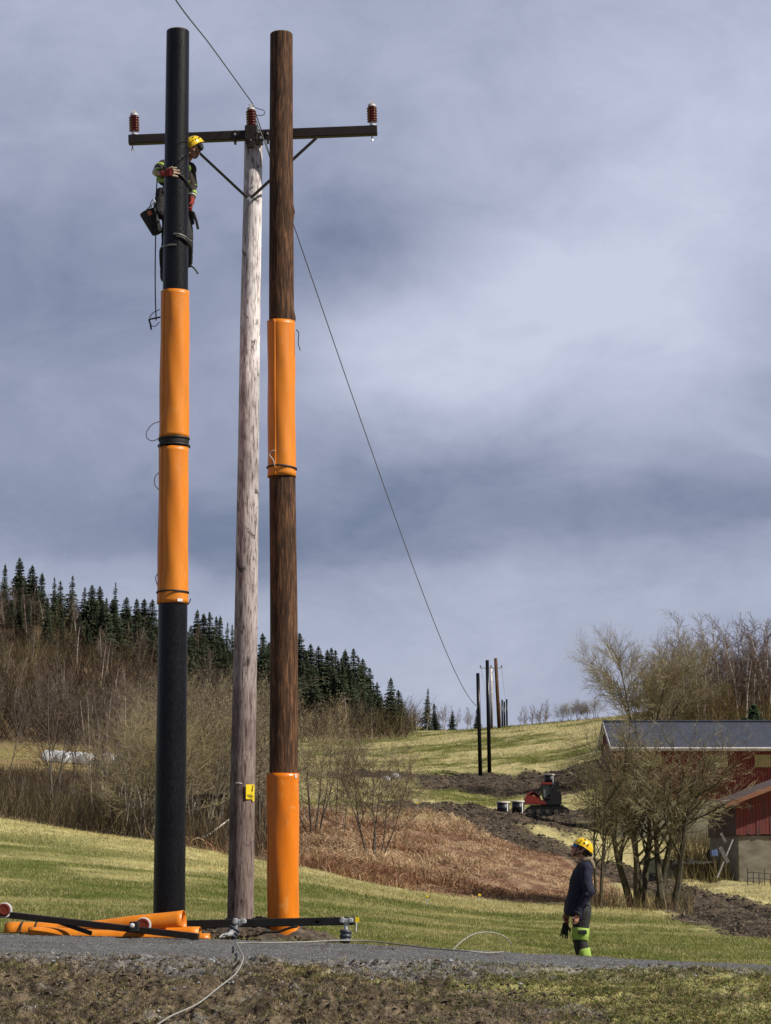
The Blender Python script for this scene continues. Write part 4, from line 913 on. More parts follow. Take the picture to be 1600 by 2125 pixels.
# fallen crossarm in front of the poles
YL = 27.45
fb = root('crossarm', at(560, 1915, YL), 'black steel crossarm resting low in front of the pole feet', 'crossarm')
mb = MB(); mb.bar(at(385, 1918, 27.75), at(736, 1911, YL - .1), .10, .098); mb.build('beam', M['black'], fb)
mb = MB(); a = at(590, 1931, YL - .06); mb.tube(spline([at(545, 1934, YL + .02), at(575, 1934, YL), at(600, 1926, YL - .02), at(618, 1922, YL - .02)], 5), .018, 6); mb.build('strap', M['rubber'], fb)
mb = MB(); a = at(658, 1913, YL - .15); mb.add([a + Vector((-.04, 0, .012)), a + Vector((.04, 0, .012)), a + Vector((.0, 0, -.022))], [(0, 2, 1), (0, 1, 2)]); mb.build('sticker', M['white'], fb)
def hang_ins(px0, py0, px1, py1, Y, label, cableend=None):
    a = at(px0, py0, Y - .08); b = at(px1, py1, Y - .12); up = (b - a).normalized(); t = root('insulator', b, label, 'insulator', 'grey insulators on the low crossarm'); Mq = up.to_track_quat('Z', 'Y').to_matrix(); L_ = (b - a).length
    mb = MB(); mb.box(a + Vector((0, 0, .005)), (.17, .08, .05), bev=.012); mb.box(a + Vector((-.05, -.03, .01)), (.05, .05, .07), bev=.01); mb.box(a + Vector((.05, -.03, .01)), (.05, .05, .06), bev=.01)
    mb.lathe([(.05, 0), (.045, .02), (.026, .05), (.026, L_ * .45)], 18, Mq, a); mb.build('fitting', M['galv'], t)
    pr = [(.03, L_ * .42)]; n = 3; dz = L_ * .58 / n
    for i in range(n): z = L_ * .42 + dz * i; pr += [(.060, z), (.072, z + dz * .15), (.072, z + dz * .70), (.060, z + dz * .8), (.058, z + dz * .95)]
    pr += [(.05, L_)]; mb = MB(); mb.lathe(pr, 26, Mq, a); mb.build('sheds', M['insulg'], t, smooth=True); return t
hang_ins(719, 1911, 716, 1957, YL - .1, 'grey ribbed insulator hanging from the right end of the low crossarm')
t = hang_ins(497, 1913, 478, 1944, YL - .1, 'tilted grey ribbed insulator with a silver cable end in front of the pale pole')
mb = MB(); p = [at(478, 1938, 27.1), at(470, 1940, 27.0), at(462, 1944, 26.9), at(452, 1945, 26.85)]; mb.tube([at(481, 1934, 27.2)] + p[:2], [.035, .03, .02], 10)
for k in range(3): mb.tube(spline([p[1] + Vector((0, 0, .01 * k)), at(463 - 3 * k, 1939 + 3 * k, 26.9), at(455 + k * 5, 1946 - k, 26.8)], 4), .009, 5)
mb.build('shackle', M['galv'], t)
mb = MB(); mb.box(at(741, 1909, YL - .2), (.05, .012, .06), bev=.003); a = at(740, 1914, YL - .2); o = mb.build('tag', M['yellow'], top=at(741, 1909, YL - .2)); tag(o, 'small yellow tag on the right end of the low crossarm', 'tag')
mb = MB(); mb.tube([at(740, 1914, YL - .21), at(738.5, 1933, YL - .21)], .009, 6); mb.build('stick', M['white'], o)
# second crossarm, leaning over the stacked guards
sa = root('crossarm', at(230, 1925, 26.8), 'long dark steel crossarm lying aslant over the pile of orange guards', 'crossarm')
A0, A1 = at(-30, 1893, 26.9), at(412, 1944, 26.55); mb = MB(); mb.bar(A0, A1, .10, .075); mb.build('beam', M['steel'], sa)
mb = MB(); mb.bar(at(110, 1909, 26.95), at(190, 1937, 26.75), .03, .05); mb.build('brace', M['steel'], sa)
mb = MB(); c = at(279, 1923, 26.55); mb.box(c, (.11, .12, .12), bev=.01); cl = mb.build('clamp', M['black'], sa)
mb = MB(); mb.ell(c + Vector((-.02, -.065, .015)), (.03, .014, .028)); mb.build('bolt', M['white'], cl, smooth=True)
M['insrust'] = mat('rust_red_porcelain', (.13, .022, .013), (.09, .016, .010), scale=10, rough=.85, spec=.15)
for px, py, lab in ((297, 1919, 'round rust red insulator lying on the pile of orange guards'), (8, 1888, 'rust red insulator on the slanting crossarm at the left edge')):
    c = at(px, py, 26.75); d = Vector((.25, -.95, .12)).normalized(); Mq = d.to_track_quat('Z', 'Y').to_matrix(); t = root('insulator', c - Vector((0, 0, .08)), lab, 'insulator')
    pr = [(.03, -.22)]
    for i in range(5): z = -.2 + .04 * i; pr += [(.055, z), (.078, z + .012), (.078, z + .018), (.05, z + .034)]
    pr += [(.07, .0), (.066, .012), (.045, .014), (.04, .006), (.02, .012)]; mb = MB(); mb.lathe(pr, 26, Mq, c); mb.build('sheds', M['insrust'], t, smooth=True)
    mb = MB(); mb.lathe([(.078, -.06), (.090, -.05), (.090, -.035), (.078, -.03)], 26, Mq, c + Vector((.012, .02, 0))); mb.build('collar', M['trim'], t)
# stacked orange guards: open half shells lying on the ground
def shell(a, b, r0, r1, a0, a1, label, name='pole_guard', th=.007):
    a = Vector(a); b = Vector(b); ax = (b - a).normalized(); sd_ = ax.cross(Vector((0, 0, 1))).normalized(); up_ = sd_.cross(ax); k = 24; n = 28; V = []
    for lay in (0, 1):
        for i in range(k + 1):
            c = a + (b - a) * i / k
            for j in range(n + 1):
                an = R(a0 + (a1 - a0) * j / n); rr = r0 + (r1 - r0) * i / k - th * lay + .004 * math.sin(i * .5); V.append(c + (sd_ * math.cos(an) + up_ * math.sin(an)) * rr)
    m1 = n + 1; o2 = (k + 1) * m1; Fc = []
    for i in range(k):
        for j in range(n): q = i * m1 + j; Fc += [(q, q + 1, q + 1 + m1, q + m1), (q + o2 + m1, q + 1 + o2 + m1, q + 1 + o2, q + o2)]
        q = i * m1; Fc.append((q + m1, q + m1 + o2, q + o2, q)); q += n; Fc.append((q, q + o2, q + o2 + m1, q + m1))
    for j in range(n): Fc.append((j, j + o2, j + 1 + o2, j + 1)); q = k * m1 + j; Fc.append((q + 1, q + 1 + o2, q + o2, q))
    mb = MB(); mb.add(V, Fc); o = mb.build(name, [M['orange']], top=a, smooth=True); tag(o, label, 'pole guard', 'loose orange guards in the pile'); return o
shell(at(95, 1930, 27.4), at(382, 1912, 27.15), .05, .135, -30, 215, 'topmost orange guard of the pile, tapering away to the left')
shell(at(14, 1935, 27.5), at(415, 1940, 27.2), .13, .10, 0, 180, 'long bottom orange guard lying under the slanting crossarm')
shell(at(60, 1943, 27.0), at(436, 1950, 26.9), .11, .075, 10, 175, 'nearest flat orange guard showing its end at the right of the pile')
for px in (38, 68): 
    mb = MB(); c = at(px, 1938, 27.2); pts = [c + Vector((.01 * math.sin(a), -.175 * math.cos(a), .175 * math.sin(a))) for a in [R(x) for x in range(-5, 100, 12)]]; pts = [Vector((p.x, 27.45 + (p.y - c.y) * .77, c.z + (p.z - c.z) * .77)) for p in pts]; mb.tube(pts, .011, 6)
    o = mb.build('tie_strap', M['rubber'], top=c, smooth=True); tag(o, ('outer' if px < 50 else 'inner') + ' black strap round the left end of the orange pile', 'strap')
# pale hose over bank and road
def on_bank(px, py):
    Ys = np.linspace(18.5, 27.3, 500); u = at(px, py, 1.0); g = ground_z(u.x * Ys, Ys) + np.where(Ys < 23.3, bank_disp(u.x * Ys, Ys), .012); k = np.where(g >= u.z * Ys)[0]; i = k[0] if len(k) else len(Ys) - 1
    return Vector((u.x * Ys[i], Ys[i], g[i] + .012))
hp = [on_bank(a, b) for a, b in ((300, 2160), (352, 2122), (410, 2095), (455, 2060), (490, 2030), (505, 2000), (499, 1982), (492, 1966))]
for h_ in hp: h_.z += .035; h_.y -= .05
h2 = [at(500, 1957, 25.6), at(560, 1956.5, 25.7), at(640, 1954.5, 26.2), at(700, 1951.5, 26.5), at(760, 1953, 26.6), at(830, 1960, 26.2), at(900, 1968.5, 25.5), at(960, 1973, 25.1), at(1010, 1977, 25.2), at(1045, 1975.5, 26.0)]
mb = MB(); mb.tube(spline(hp + h2, 8), .0085, 8); mb.tube(spline([at(1063, 1962, 28.2), at(1050, 1946, 28.1), at(1030, 1937, 28.0), at(1005, 1934.5, 27.9), at(980, 1940, 27.7), at(960, 1952, 27.4), at(943, 1968, 27.1), at(938, 1974, 26.9)], 6), .0085, 8)
o = mb.build('hose', mat('pale_plastic_hose', (.34, .33, .30), (.24, .23, .21), scale=20, rough=.6), top=hp[1], smooth=True); tag(o, 'thin pale hose curling down the bank and looping up on the road edge', 'hose')
# meadow markers
for px, y0, y1, lab in ((886, 1861, 1881, 'yellow topped marker stake in the meadow before the bracken bank'), (995, 1858, 1872, 'tiny yellow marker stake at the far edge of the meadow'), (867, 1668, 1684, 'tiny yellow marker stake above the bracken bank')):
    g = ground_at(px, y1, 45); t = root('marker_stake', g, lab, 'stake', 'yellow marker stakes'); s = g.y / 4600
    mb = MB(); mb.box((g.x, g.y, g.z + s * (y1 - y0) / 2), (s * 2.0, .03, s * (y1 - y0) + .1)); mb.build('stake', M['trim'], t)
    mb = MB(); mb.box((g.x, g.y - .02, g.z + s * (y1 - y0)), (s * 6, .04, s * 4), bev=.01); mb.build('flag', M['yellow'], t)
# white wrapped bales
M['wrap'] = mat('white_bale_wrap', (.80, .82, .86), (.52, .55, .60), scale=4, rough=.4, bump=.6, bscale=9)
p0 = ground_at(85, 1583, 150); p1 = at(260, 1583, p0.y); nb = 11
for i in range(nb):
    x = p0.x + .6 + (p1.x - p0.x - 1.0) * i / (nb - 1); y = p0.y + 1.5 + .25 * math.sin(i * 2.3); g = gz(x, y); mb = MB(); rr = .78; Mx3 = Matrix.Rotation(R(90), 3, 'X') @ Matrix.Rotation(i * 1.7, 3, 'Z')
    mb.lathe([(.1, -.62), (rr * .8, -.62), (rr * .95, -.56), (rr, -.4), (rr * 1.01, 0), (rr, .4), (rr * .95, .56), (rr * .8, .62), (.1, .62)], 22, Mx3, (x, y, g + .72)); o = mb.build('bale', M['wrap'], top=(x, y, g), smooth=True); tag(o, 'round white wrapped hay bale in the long row behind the left thicket', 'bale', 'row of white wrapped bales')
for px, py, lab, r_ in ((803, 1622, 'smaller white plastic sack lying beside the larger one', .32), (822, 1620, 'larger white plastic bale in the grass beyond the round bush', .42)):
    g = ground_at(px, py, 120); mb = MB(); mb.ell((g.x, g.y, g.z + r_ * .75), (r_, r_ * .9, r_ * .85), n=18, m=12); o = mb.build('sack', M['wrap'], top=g, remesh=.05, bump=.05, bscale=4); tag(o, lab, 'sack')
# ------------------------------------------------------------------ drums and excavator
M['drum'] = mat('dark_blue_drum', (.020, .022, .038), (.012, .013, .022), scale=4, rough=.45)
M['lid'] = mat('pale_lid', (.80, .74, .66), (.62, .56, .48), scale=5, rough=.6)
gE = ground_at(1130, 1694, 130); YE = gE.y; s = YE / 4600
def drum(px, pyt, w, h, Y, lab):
    c = at(px, pyt, Y); z0 = c.z - h; r = w / 2; t = root('drum', (c.x, Y, z0), lab, 'drum', 'dark drums with pale lids')
    mb = MB(); mb.lathe([(r * .93, 0), (r * .93, h * .5), (r * .95, h * .52), (r * .93, h * .54), (r * .93, h * .9)], 28, None, (c.x, Y, z0)); mb.build('body', M['drum'], t, smooth=True)
    mb = MB(); mb.lathe([(r * .95, h * .88), (r * 1.06, h * .89), (r * 1.06, h * .99), (r * .98, h), (r * .3, h * 1.02), (.01, h * 1.02)], 28, None, (c.x, Y, z0)); mb.build('lid', M['lid'], t)
    mb = MB(); mb.box((c.x + r * .62, Y - r * .74, z0 + h * .45), (.09, .02, h * .82), Matrix.Rotation(R(38), 3, 'Z')); mb.build('stripe', M['white'], t); return t
drum(1044, 1663, 27 * s, 28 * s, YE - 1.2, 'dark drum with a pale lid, left one of the pair beside the excavator')
drum(1075, 1661.5, 27 * s, 28 * s, YE - .6, 'dark drum with a pale lid touching the nose of the excavator')
gD = ground_at(1140, 1632, 150)
drum(1140, 1606, 22 * gD.y / 4600, 26 * gD.y / 4600, gD.y, 'dark drum with a pale lid standing higher up behind the excavator cab')
ex = root('excavator', (gE.x, YE, gE.z), 'small crawler excavator with a red body and black cab parked on the muddy ledge', 'excavator')
M['exred'] = mat('faded_red_paint', (.26, .030, .020), (.17, .022, .018), scale=3, rough=.45)
M['exblk'] = mat('black_paint', (.014, .013, .013), (.008, .008, .008), scale=5, rough=.45)
def epx(px, py, dy=0.0): return at(px, py, YE + dy)
for dy in (-.75, .95):
    mb = MB(); c0 = epx(1098, 1684, dy); c1 = epx(1172, 1684, dy); r = 8.5 * s; pts = []
    for j in range(40):
        a = 2 * math.pi * j / 40; cx = c1 if math.cos(a) > 0 else c0; pts.append((cx.x + r * math.cos(a), cx.z + r * math.sin(a)))
    V = []
    for x, z in pts: V += [(x, YE + dy - .22, z), (x, YE + dy + .22, z)]
    n = len(pts); Fc = [(2 * j, 2 * ((j + 1) % n), 2 * ((j + 1) % n) + 1, 2 * j + 1) for j in range(n)] + [tuple(2 * j for j in range(n))[::-1], tuple(2 * j + 1 for j in range(n))]
    mb.add(V, Fc)
    for i in range(26):
        t_ = i / 25; x = c0.x + (c1.x - c0.x) * t_
        for zz_ in (r, -r): mb.box((x, YE + dy, c0.z + zz_), (.07, .48, .06))
    tk = mb.build('track', M['exblk'], ex)
    for i in range(5): mb = MB(); mb.lathe([(.02, 0), (.15, .0), (.15, .05), (.02, .06)], 14, Matrix.Rotation(R(90), 3, 'X'), (c0.x + (c1.x - c0.x) * i / 4, YE + dy - .22, c0.z - .02)); mb.build('roller', M['darkwood'], tk)
def extr(poly, y0, y1):
    mb = MB(); n = len(poly); P = [at(a, b, YE) for a, b in poly]; V = [(p.x, y0, p.z) for p in P] + [(p.x, y1, p.z) for p in P]
    return mb.add(V, [tuple(range(n)), tuple(range(n, 2 * n))[::-1]] + [(j + n, (j + 1) % n + n, (j + 1) % n, j) for j in range(n)])
extr([(1100, 1678), (1100, 1671), (1168, 1671), (1168, 1678)], YE - .6, YE + .9).build('undercarriage', M['exblk'], ex)
extr([(1089, 1669), (1088, 1656), (1092, 1651), (1104, 1651), (1116, 1657), (1131, 1665), (1130, 1670)], YE - .8, YE + .7).build('hood', M['exred'], ex)
extr([(1128, 1670), (1128, 1656), (1144, 1645), (1150, 1624), (1158, 1622), (1161, 1640), (1164, 1652), (1164, 1670)], YE - .7, YE + .9).build('engine_cover', M['exblk'], ex)
mb = MB()
for a, b in (((1125, 1628), (1127, 1656)), ((1142, 1628), (1143, 1650))):
    mb.bar(epx(*a, -.72), epx(*a, .5), .09, .09)
    for dy in (-.72, .5): mb.bar(epx(*a, dy), epx(*b, dy), .09, .09)
mb.bar(epx(1125, 1656, -.72), epx(1143, 1656, -.72), .09, .09); cab = mb.build('cab_frame', M['exblk'], ex)
extr([(1126, 1655), (1126, 1629), (1141, 1629), (1141, 1655)], YE - .66, YE + .45).build('cab_glass', mat('cab_glass', (.17, .20, .16), (.10, .12, .10), scale=2, rough=.1), cab)
extr([(1122, 1628.5), (1123, 1624), (1143, 1624), (1144, 1628.5)], YE - .8, YE + .6).build('cab_roof', M['exred'], cab)
mb = MB(); mb.tube(spline([epx(1120, 1660, .2), epx(1112, 1648, .2), epx(1104, 1646, .2), epx(1094, 1652, .2)], 5), .12, 8); mb.build('boom', M['exred'], ex)
# leaning planks and an old trailer by the shed
M['plank'] = mat('weathered_plank', (.20, .19, .18), (.11, .10, .09), scale=6, rough=.85)
for a, b, Y0, Y1, w, lab in (((1488, 1822), (1521, 1742), 101.5, 103.6, .07, 'long thin pole leaning from the grass against the dark shed corner'), ((1494, 1758), (1511, 1790), 102.6, 102.3, .17, 'broad pale plank leaning among the scrap left of the shed'), ((1496, 1729), (1506, 1748), 103.2, 103.0, .12, 'short pale board standing above the broad leaning plank')):
    mb = MB(); mb.bar(at(*a, Y0), at(*b, Y1), w, .04, up=(0, 1, .2)); o = mb.build('plank', M['plank'], top=at(*a, Y0)); tag(o, lab, 'plank')
gT = ground_at(1435, 1822, 80); YT = gT.y; tr = root('trailer', (gT.x, YT, gT.z), 'old low trailer with a pale metal rim in the shade left of the shed', 'trailer')
tp = lambda px, py, dy=0.0: at(px, py, YT + dy)
mb = MB(); a, b = tp(1398, 1796), tp(1480, 1790); mb.box((a + b) / 2 + Vector((0, .8, -.12)), (b.x - a.x, 1.6, .2), bev=.02); mb.build('bed', M['darkwood'], tr)
mb = MB(); mb.bar(tp(1398, 1791, -.05), tp(1480, 1789, -.05), .05, .09); mb.bar(tp(1396, 1793, -.05), tp(1418, 1781, .3), .05, .06); mb.bar(tp(1425, 1783, .2), tp(1448, 1789, -.04), .04, .06); mb.build('rim', M['galv'], tr)
for dx in (-.45, .45):
    mb = MB(); c = tp(1438, 1812, -.03) + Vector((dx, 0, 0)); mb.lathe([(.05, 0), (.13, .0), (.24, .02), (.26, .08), (.24, .16), (.05, .17)], 20, Matrix.Rotation(R(90), 3, 'X'), c); mb.build('wheel', M['rubber'], tr, smooth=True)
mb = MB(); c = at(1482, 1771, 102.5); mb.box(c, (.30, .25, .26), bev=.03); mb.box(c + Vector((.06, -.02, .16)), (.12, .16, .07), bev=.02); mb.build('canister', mat('blue_plastic', (.10, .16, .34), rough=.5), top=c - Vector((0, 0, .13))); o = bpy.data.objects['canister']; tag(o, 'small blue canister among the scrap beside the shed', 'canister')
mb = MB(); c = ground_at(1484, 1800, 80); mb.box(c + Vector((0, .3, .35)), (.8, .6, .75), bev=.05); mb.box(c + Vector((-.15, .25, .78)), (.35, .35, .2), bev=.04); o = mb.build('scrap_bin', M['darkwood'], top=c); tag(o, 'dark scrap bin under the blue canister by the shed', 'bin')
# ------------------------------------------------------------------ people
M['skin'] = mat('skin', (.52, .27, .19), (.45, .22, .15), scale=20, rough=.55)
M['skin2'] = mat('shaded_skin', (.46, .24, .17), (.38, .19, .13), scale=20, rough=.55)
M['navy'] = mat('navy_cloth', (.012, .013, .042), (.007, .008, .026), scale=14, rough=.85, bump=.4, bscale=40)
M['trous'] = mat('black_work_cloth', (.030, .030, .030), (.016, .016, .017), scale=12, rough=.85, bump=.4, bscale=40)
M['hiviz'] = mat('yellow_green_cloth', (.37, .54, .10), (.28, .43, .07), scale=10, rough=.8, bump=.3, bscale=30)
M['reflect'] = mat('silver_reflective_tape', (.62, .66, .55), (.52, .56, .46), scale=10, rough=.4)
M['helmet'] = mat('yellow_helmet', (.88, .60, .015), (.82, .54, .012), scale=4, rough=.28, coat=.4)
M['gog'] = mat('blue_mirror_lens', (.03, .22, .62), (.02, .16, .5), scale=8, rough=.12)
M['hood'] = mat('olive_brown_cloth', (.24, .19, .125), (.15, .12, .08), scale=12, rough=.9, bump=.4, bscale=40)
M['gred'] = mat('red_glove', (.28, .032, .024), (.20, .024, .018), scale=14, rough=.8)
M['gpale'] = mat('pale_glove_fingers', (.62, .48, .34), (.48, .36, .26), scale=14, rough=.8)
M['hair'] = mat('dark_hair', (.035, .022, .015), rough=.7)
M['brownc'] = mat('dark_brown_cloth', (.045, .034, .029), (.026, .020, .018), scale=12, rough=.9, bump=.4, bscale=40)
def head_prims(mb, T):
    """head facing -X in its own space, T maps to the world"""
    def e(c, r, rot=(0, 0, 0)): mb.ell(T @ Vector(c), r, T.to_3x3() @ Euler(rot).to_matrix(), 20, 14)
    e((.012, 0, .02), (.100, .078, .105)); e((-.035, 0, -.035), (.068, .062, .085)); e((-.055, 0, -.092), (.040, .040, .032)); e((-.076, 0, -.105), (.022, .026, .020))
    mb.caps(T @ Vector((-.092, 0, .012)), T @ Vector((-.118, 0, -.028)), .011, .016, 12); e((-.106, .012, -.033), (.012, .009, .009)); e((-.106, -.012, -.033), (.012, .009, .009))
    e((-.094, 0, -.062), (.013, .026, .008)); e((-.091, 0, -.075), (.013, .022, .009))
    for s in (-1, 1):
        e((-.083, s * .030, .028), (.020, .026, .010)); e((-.060, s * .045, -.030), (.026, .020, .026)); e((.008, s * .079, -.020), (.020, .010, .032), (0, R(15), s * R(20)))
        e((-.090, s * .031, .008), (.010, .014, .010))
def hand_prims(mb, w, d, pn, side, curl, s=1.0, spread=.10, thumb=True):
    """w wrist point, d direction to the fingers, pn palm normal (fingers curl that way), side = across, towards the thumb"""
    w = Vector(w); d = Vector(d).normalized(); pn = (Vector(pn) - d * d.dot(Vector(pn))).normalized(); sd_ = Vector(side); sd_ = (sd_ - d * sd_.dot(d) - pn * sd_.dot(pn)).normalized()
    for k in (-1, -.33, .33, 1): mb.caps(w + sd_ * k * .018 * s, w + d * .085 * s + sd_ * k * .030 * s, .017 * s, .0135 * s, 10)
    for k, ln in ((1, .072), (.36, .080), (-.30, .075), (-.95, .060)):
        p = w + d * .088 * s + sd_ * k * .030 * s; a = curl * .35; dd = (d * math.cos(a) + pn * math.sin(a) + sd_ * k * spread).normalized(); r = .0100 * s
        for i, f in enumerate((.45, .32, .25)):
            q = p + dd * ln * s * f; mb.caps(p, q, r, r * .93, 10); p = q; r *= .92; a = curl; ax_ = d.cross(pn); dd = Matrix.Rotation(curl * (.8 if i else 1.0), 3, ax_) @ dd
    if thumb:
        p = w + d * .025 * s + sd_ * .026 * s; dd = (d * .65 + sd_ * .65 + pn * .35).normalized(); q = p + dd * .045 * s; mb.caps(p, q, .014 * s, .012 * s, 10); dd = (d * .9 + sd_ * .15 + pn * .4).normalized(); mb.caps(q, q + dd * .034 * s, .012 * s, .0095 * s, 10)
# ---- standing worker, seen from his left, looking up to the left
YW = 28.3; foot = at(1212, 1985, YW); gx = foot.x; gzz = at(1205, 1737, YW).z - 1.775; zs = 1.0                     # helmet top fixes the height
def wl(x, y, z): return Vector((gx - .012 + x, YW + y, gzz + z * zs))
pw = root('person', (gx, YW, gzz), 'worker in a yellow helmet and navy jacket standing behind the road and looking up', 'person')
hT = Matrix.Translation(wl(-.005, 0, 1.625)) @ Matrix.Rotation(R(24), 4, 'Y')
body = MB(); head_prims(body, hT)
body.caps(wl(.02, 0, 1.57), wl(.03, 0, 1.42), .058, .066)
body.caps(wl(.03, -.10, 1.36), wl(.03, .10, 1.36), .06, .06); body.ell(wl(.0, 0, 1.22), (.11, .16, .22)); body.ell(wl(-.03, 0, 1.00), (.10, .13, .18)); body.ell(wl(-.01, 0, .88), (.09, .13, .12))
for s in (-1, 1):
    body.caps(wl(0, s * .09, .90), wl(-.045, s * .10, .48), .065, .050); body.caps(wl(-.045, s * .10, .48), wl(.03, s * .11, .10), .056, .040); body.caps(wl(.04, s * .11, .07), wl(-.13, s * .12, .035), .042, .032)
body.caps(wl(.035, -.165, 1.35), wl(.058, -.232, 1.10), .048, .040); body.caps(wl(.055, -.235, 1.10), wl(-.075, -.225, .82), .041, .028)
hand_prims(body, wl(-.080, -.225, .815), (-.25, .0, -1), (-.6, .55, 0), (-1, -.3, 0), R(62), .95)
body.caps(wl(.035, .165, 1.35), wl(-.015, .232, 1.10), .048, .040); body.caps(wl(-.02, .235, 1.10), wl(-.165, .20, .84), .041, .028)
hand_prims(body, wl(-.172, .20, .83), (-.25, -.1, -1), (.3, -.9, 0), (-1, -.3, 0), R(60), .95)
body.build('body', M['skin'], pw, remesh=.006, sm=2)
eye = MB()
for s in (-1, 1): eye.ell(hT @ Vector((-.094, s * .031, .008)), (.010, .012, .009))
eye.build('eyes', M['white'], pw, smooth=True)
jk = MB(); jk.loft([(wl(-.082, 0, .765), .150, .185, -.42), (wl(-.080, 0, .80), .160, .195, -.42), (wl(-.070, 0, .92), .155, .195, -.25), (wl(-.045, 0, 1.08), .142, .188, -.1), (wl(-.020, 0, 1.24), .132, .200, 0), (wl(.010, 0, 1.36), .122, .205, 0), (wl(.025, 0, 1.43), .095, .15, .15), (wl(.025, 0, 1.475), .068, .075, .2), (wl(.022, 0, 1.50), .062, .066, .2)], 32)
jk.caps(wl(.035, -.165, 1.375), wl(.060, -.235, 1.10), .080, .066); jk.caps(wl(.060, -.235, 1.10), wl(-.072, -.228, .845), .064, .046)
jk.caps(wl(.035, .165, 1.375), wl(-.015, .235, 1.10), .080, .066); jk.caps(wl(-.015, .235, 1.10), wl(-.155, .205, .875), .064, .046)
for a, b, r in (((-.02, -.20, 1.0), (.10, -.16, 1.04), .022), ((-.16, -.12, .95), (-.03, -.19, .90), .02), ((.02, -.29, 1.06), (.09, -.26, 1.13), .022), ((-.02, -.27, .96), (.05, -.26, .93), .02)): jk.caps(wl(*a), wl(*b), r, r * .7)
jk.build('jacket', M['navy'], pw, remesh=.009, sm=3, bump=.022, bscale=7)
mb = MB(); mb.lathe([(.046, -.012), (.050, -.006), (.050, .016), (.046, .02)], 18, (wl(-.072, -.228, .845) - wl(.06, -.235, 1.10)).to_track_quat('Z', 'Y').to_matrix(), wl(-.075, -.228, .838)); mb.build('cuff', M['trous'], pw, smooth=True)
mb = MB()
for i in range(22):
    a = 2 * math.pi * i / 22; b = 2 * math.pi * (i + 1) / 22; q = lambda a: wl(.035 + .078 * math.cos(a), .078 * math.sin(a), 1.492 + .022 * math.cos(a) - .018 * (math.cos(a) < -.3)); mb.caps(q(a), q(b), .026, .026, 10)
mb.ell(wl(.125, 0, 1.43), (.04, .10, .075), (0, R(-18), 0)); mb.build('hood', M['hood'], pw, remesh=.009, sm=2, bump=.008, bscale=14)
tr_ = MB(); tr_.ell(wl(-.01, 0, .88), (.125, .175, .16))
for s in (-1, 1): tr_.caps(wl(-.005, s * .09, .84), wl(-.040, s * .10, .50), .105, .083); tr_.caps(wl(-.040, s * .10, .50), wl(.03, s * .11, .14), .082, .075)
tr_.build('trousers', M['trous'], pw, remesh=.009, sm=3, bump=.012, bscale=9)
for s in (-1, 1):
    mb = MB(); c0, c1 = wl(-.022, s * .095, .65), wl(-.036, s * .1, .50); mb.tube([c0 + (c1 - c0) * f for f in (0, .03, .5, .97, 1)], [.094, .1, .099, .097, .092], 28); mb.build('leg_panel', M['hiviz'], pw, smooth=True)
    mb = MB(); c0, c1 = wl(-.008, s * .105, .395), wl(.018, s * .11, .26); mb.tube([c0 + (c1 - c0) * f for f in (0, .04, .5, .96, 1)], [.080, .086, .085, .084, .078], 28); mb.build('shin_panel', M['hiviz'], pw, smooth=True)
    mb = MB(); mb.caps(wl(.045, s * .11, .17), wl(.045, s * .11, .07), .062, .058); mb.caps(wl(.045, s * .11, .055), wl(-.15, s * .12, .045), .055, .045); mb.build('boot', M['rubber'], pw, remesh=.01)
mb = MB(); mb.box(wl(-.02, -.20, .60), (.11, .03, .055), bev=.012); mb.build('pocket', M['trous'], pw)
def helmet(parent, T, lamp=True):
    mb = MB(); V = []; n = 36; rings = 12
    for i in range(rings + 1):
        ph = R(90) * i / rings
        for j in range(n):
            a = 2 * math.pi * j / n; r = math.cos(ph * .0) ; rx = .135 * math.sin(math.pi / 2 - ph) ** .8; ry = .112 * math.sin(math.pi / 2 - ph) ** .8; ridge = .004 * math.cos(3 * a) * math.cos(ph)
            drop = (-.030 if math.cos(a) > 0 else .0) * abs(math.cos(a)) * (1 - i / rings)
            V.append(T @ Vector((.012 + (rx + ridge) * math.cos(a), (ry + ridge) * math.sin(a), .035 + .108 * math.sin(ph) + drop)))
    Fc = []
    for i in range(rings):
        for j in range(n): a = i * n + j; b = i * n + (j + 1) % n; Fc.append((a, b, b + n, a + n))
    Fc.append(tuple(rings * n + j for j in range(n))); mb.add(V, Fc)
    pts = [T @ Vector((.012 + .137 * math.cos(a), .114 * math.sin(a), .036 + (-.030 if math.cos(a) > 0 else 0) * abs(math.cos(a)))) for a in [2 * math.pi * j / 36 for j in range(37)]]
    mb.tube(pts, .006, 6); h = mb.build('helmet', M['helmet'], parent, smooth=True)
    for s in (-1, 1):
        for x, z in ((-.05, .095), (.0, .085), (.055, .085), (-.005, .125)): mb = MB(); mb.ell(T @ Vector((x, s * (.106 if z < .1 else .076), z)), (.013, .010, .007), T.to_3x3() @ Matrix.Rotation(R(20), 3, 'Y')); mb.build('vent', M['rubber'], h)
    mb = MB()
    for s in (-1, 1):
        for pts in ([(-.055, s * .088, .03), (-.055, s * .078, -.04), (-.058, s * .035, -.115)], [(.065, s * .08, .02), (.015, s * .080, -.045), (-.058, s * .035, -.115)]): mb.tube([T @ Vector(p) for p in pts], .006, 5)
    mb.tube([T @ Vector((-.058, .035, -.115)), T @ Vector((-.065, 0, -.122)), T @ Vector((-.058, -.035, -.115))], .007, 5); mb.build('chin_strap', M['rubber'], h)
    return h
hm = helmet(pw, hT)
mb = MB(); mb.box(hT @ Vector((.135, 0, -.015)), (.05, .05, .045), hT.to_3x3(), bev=.008); mb.build('rear_clip', M['rubber'], hm)
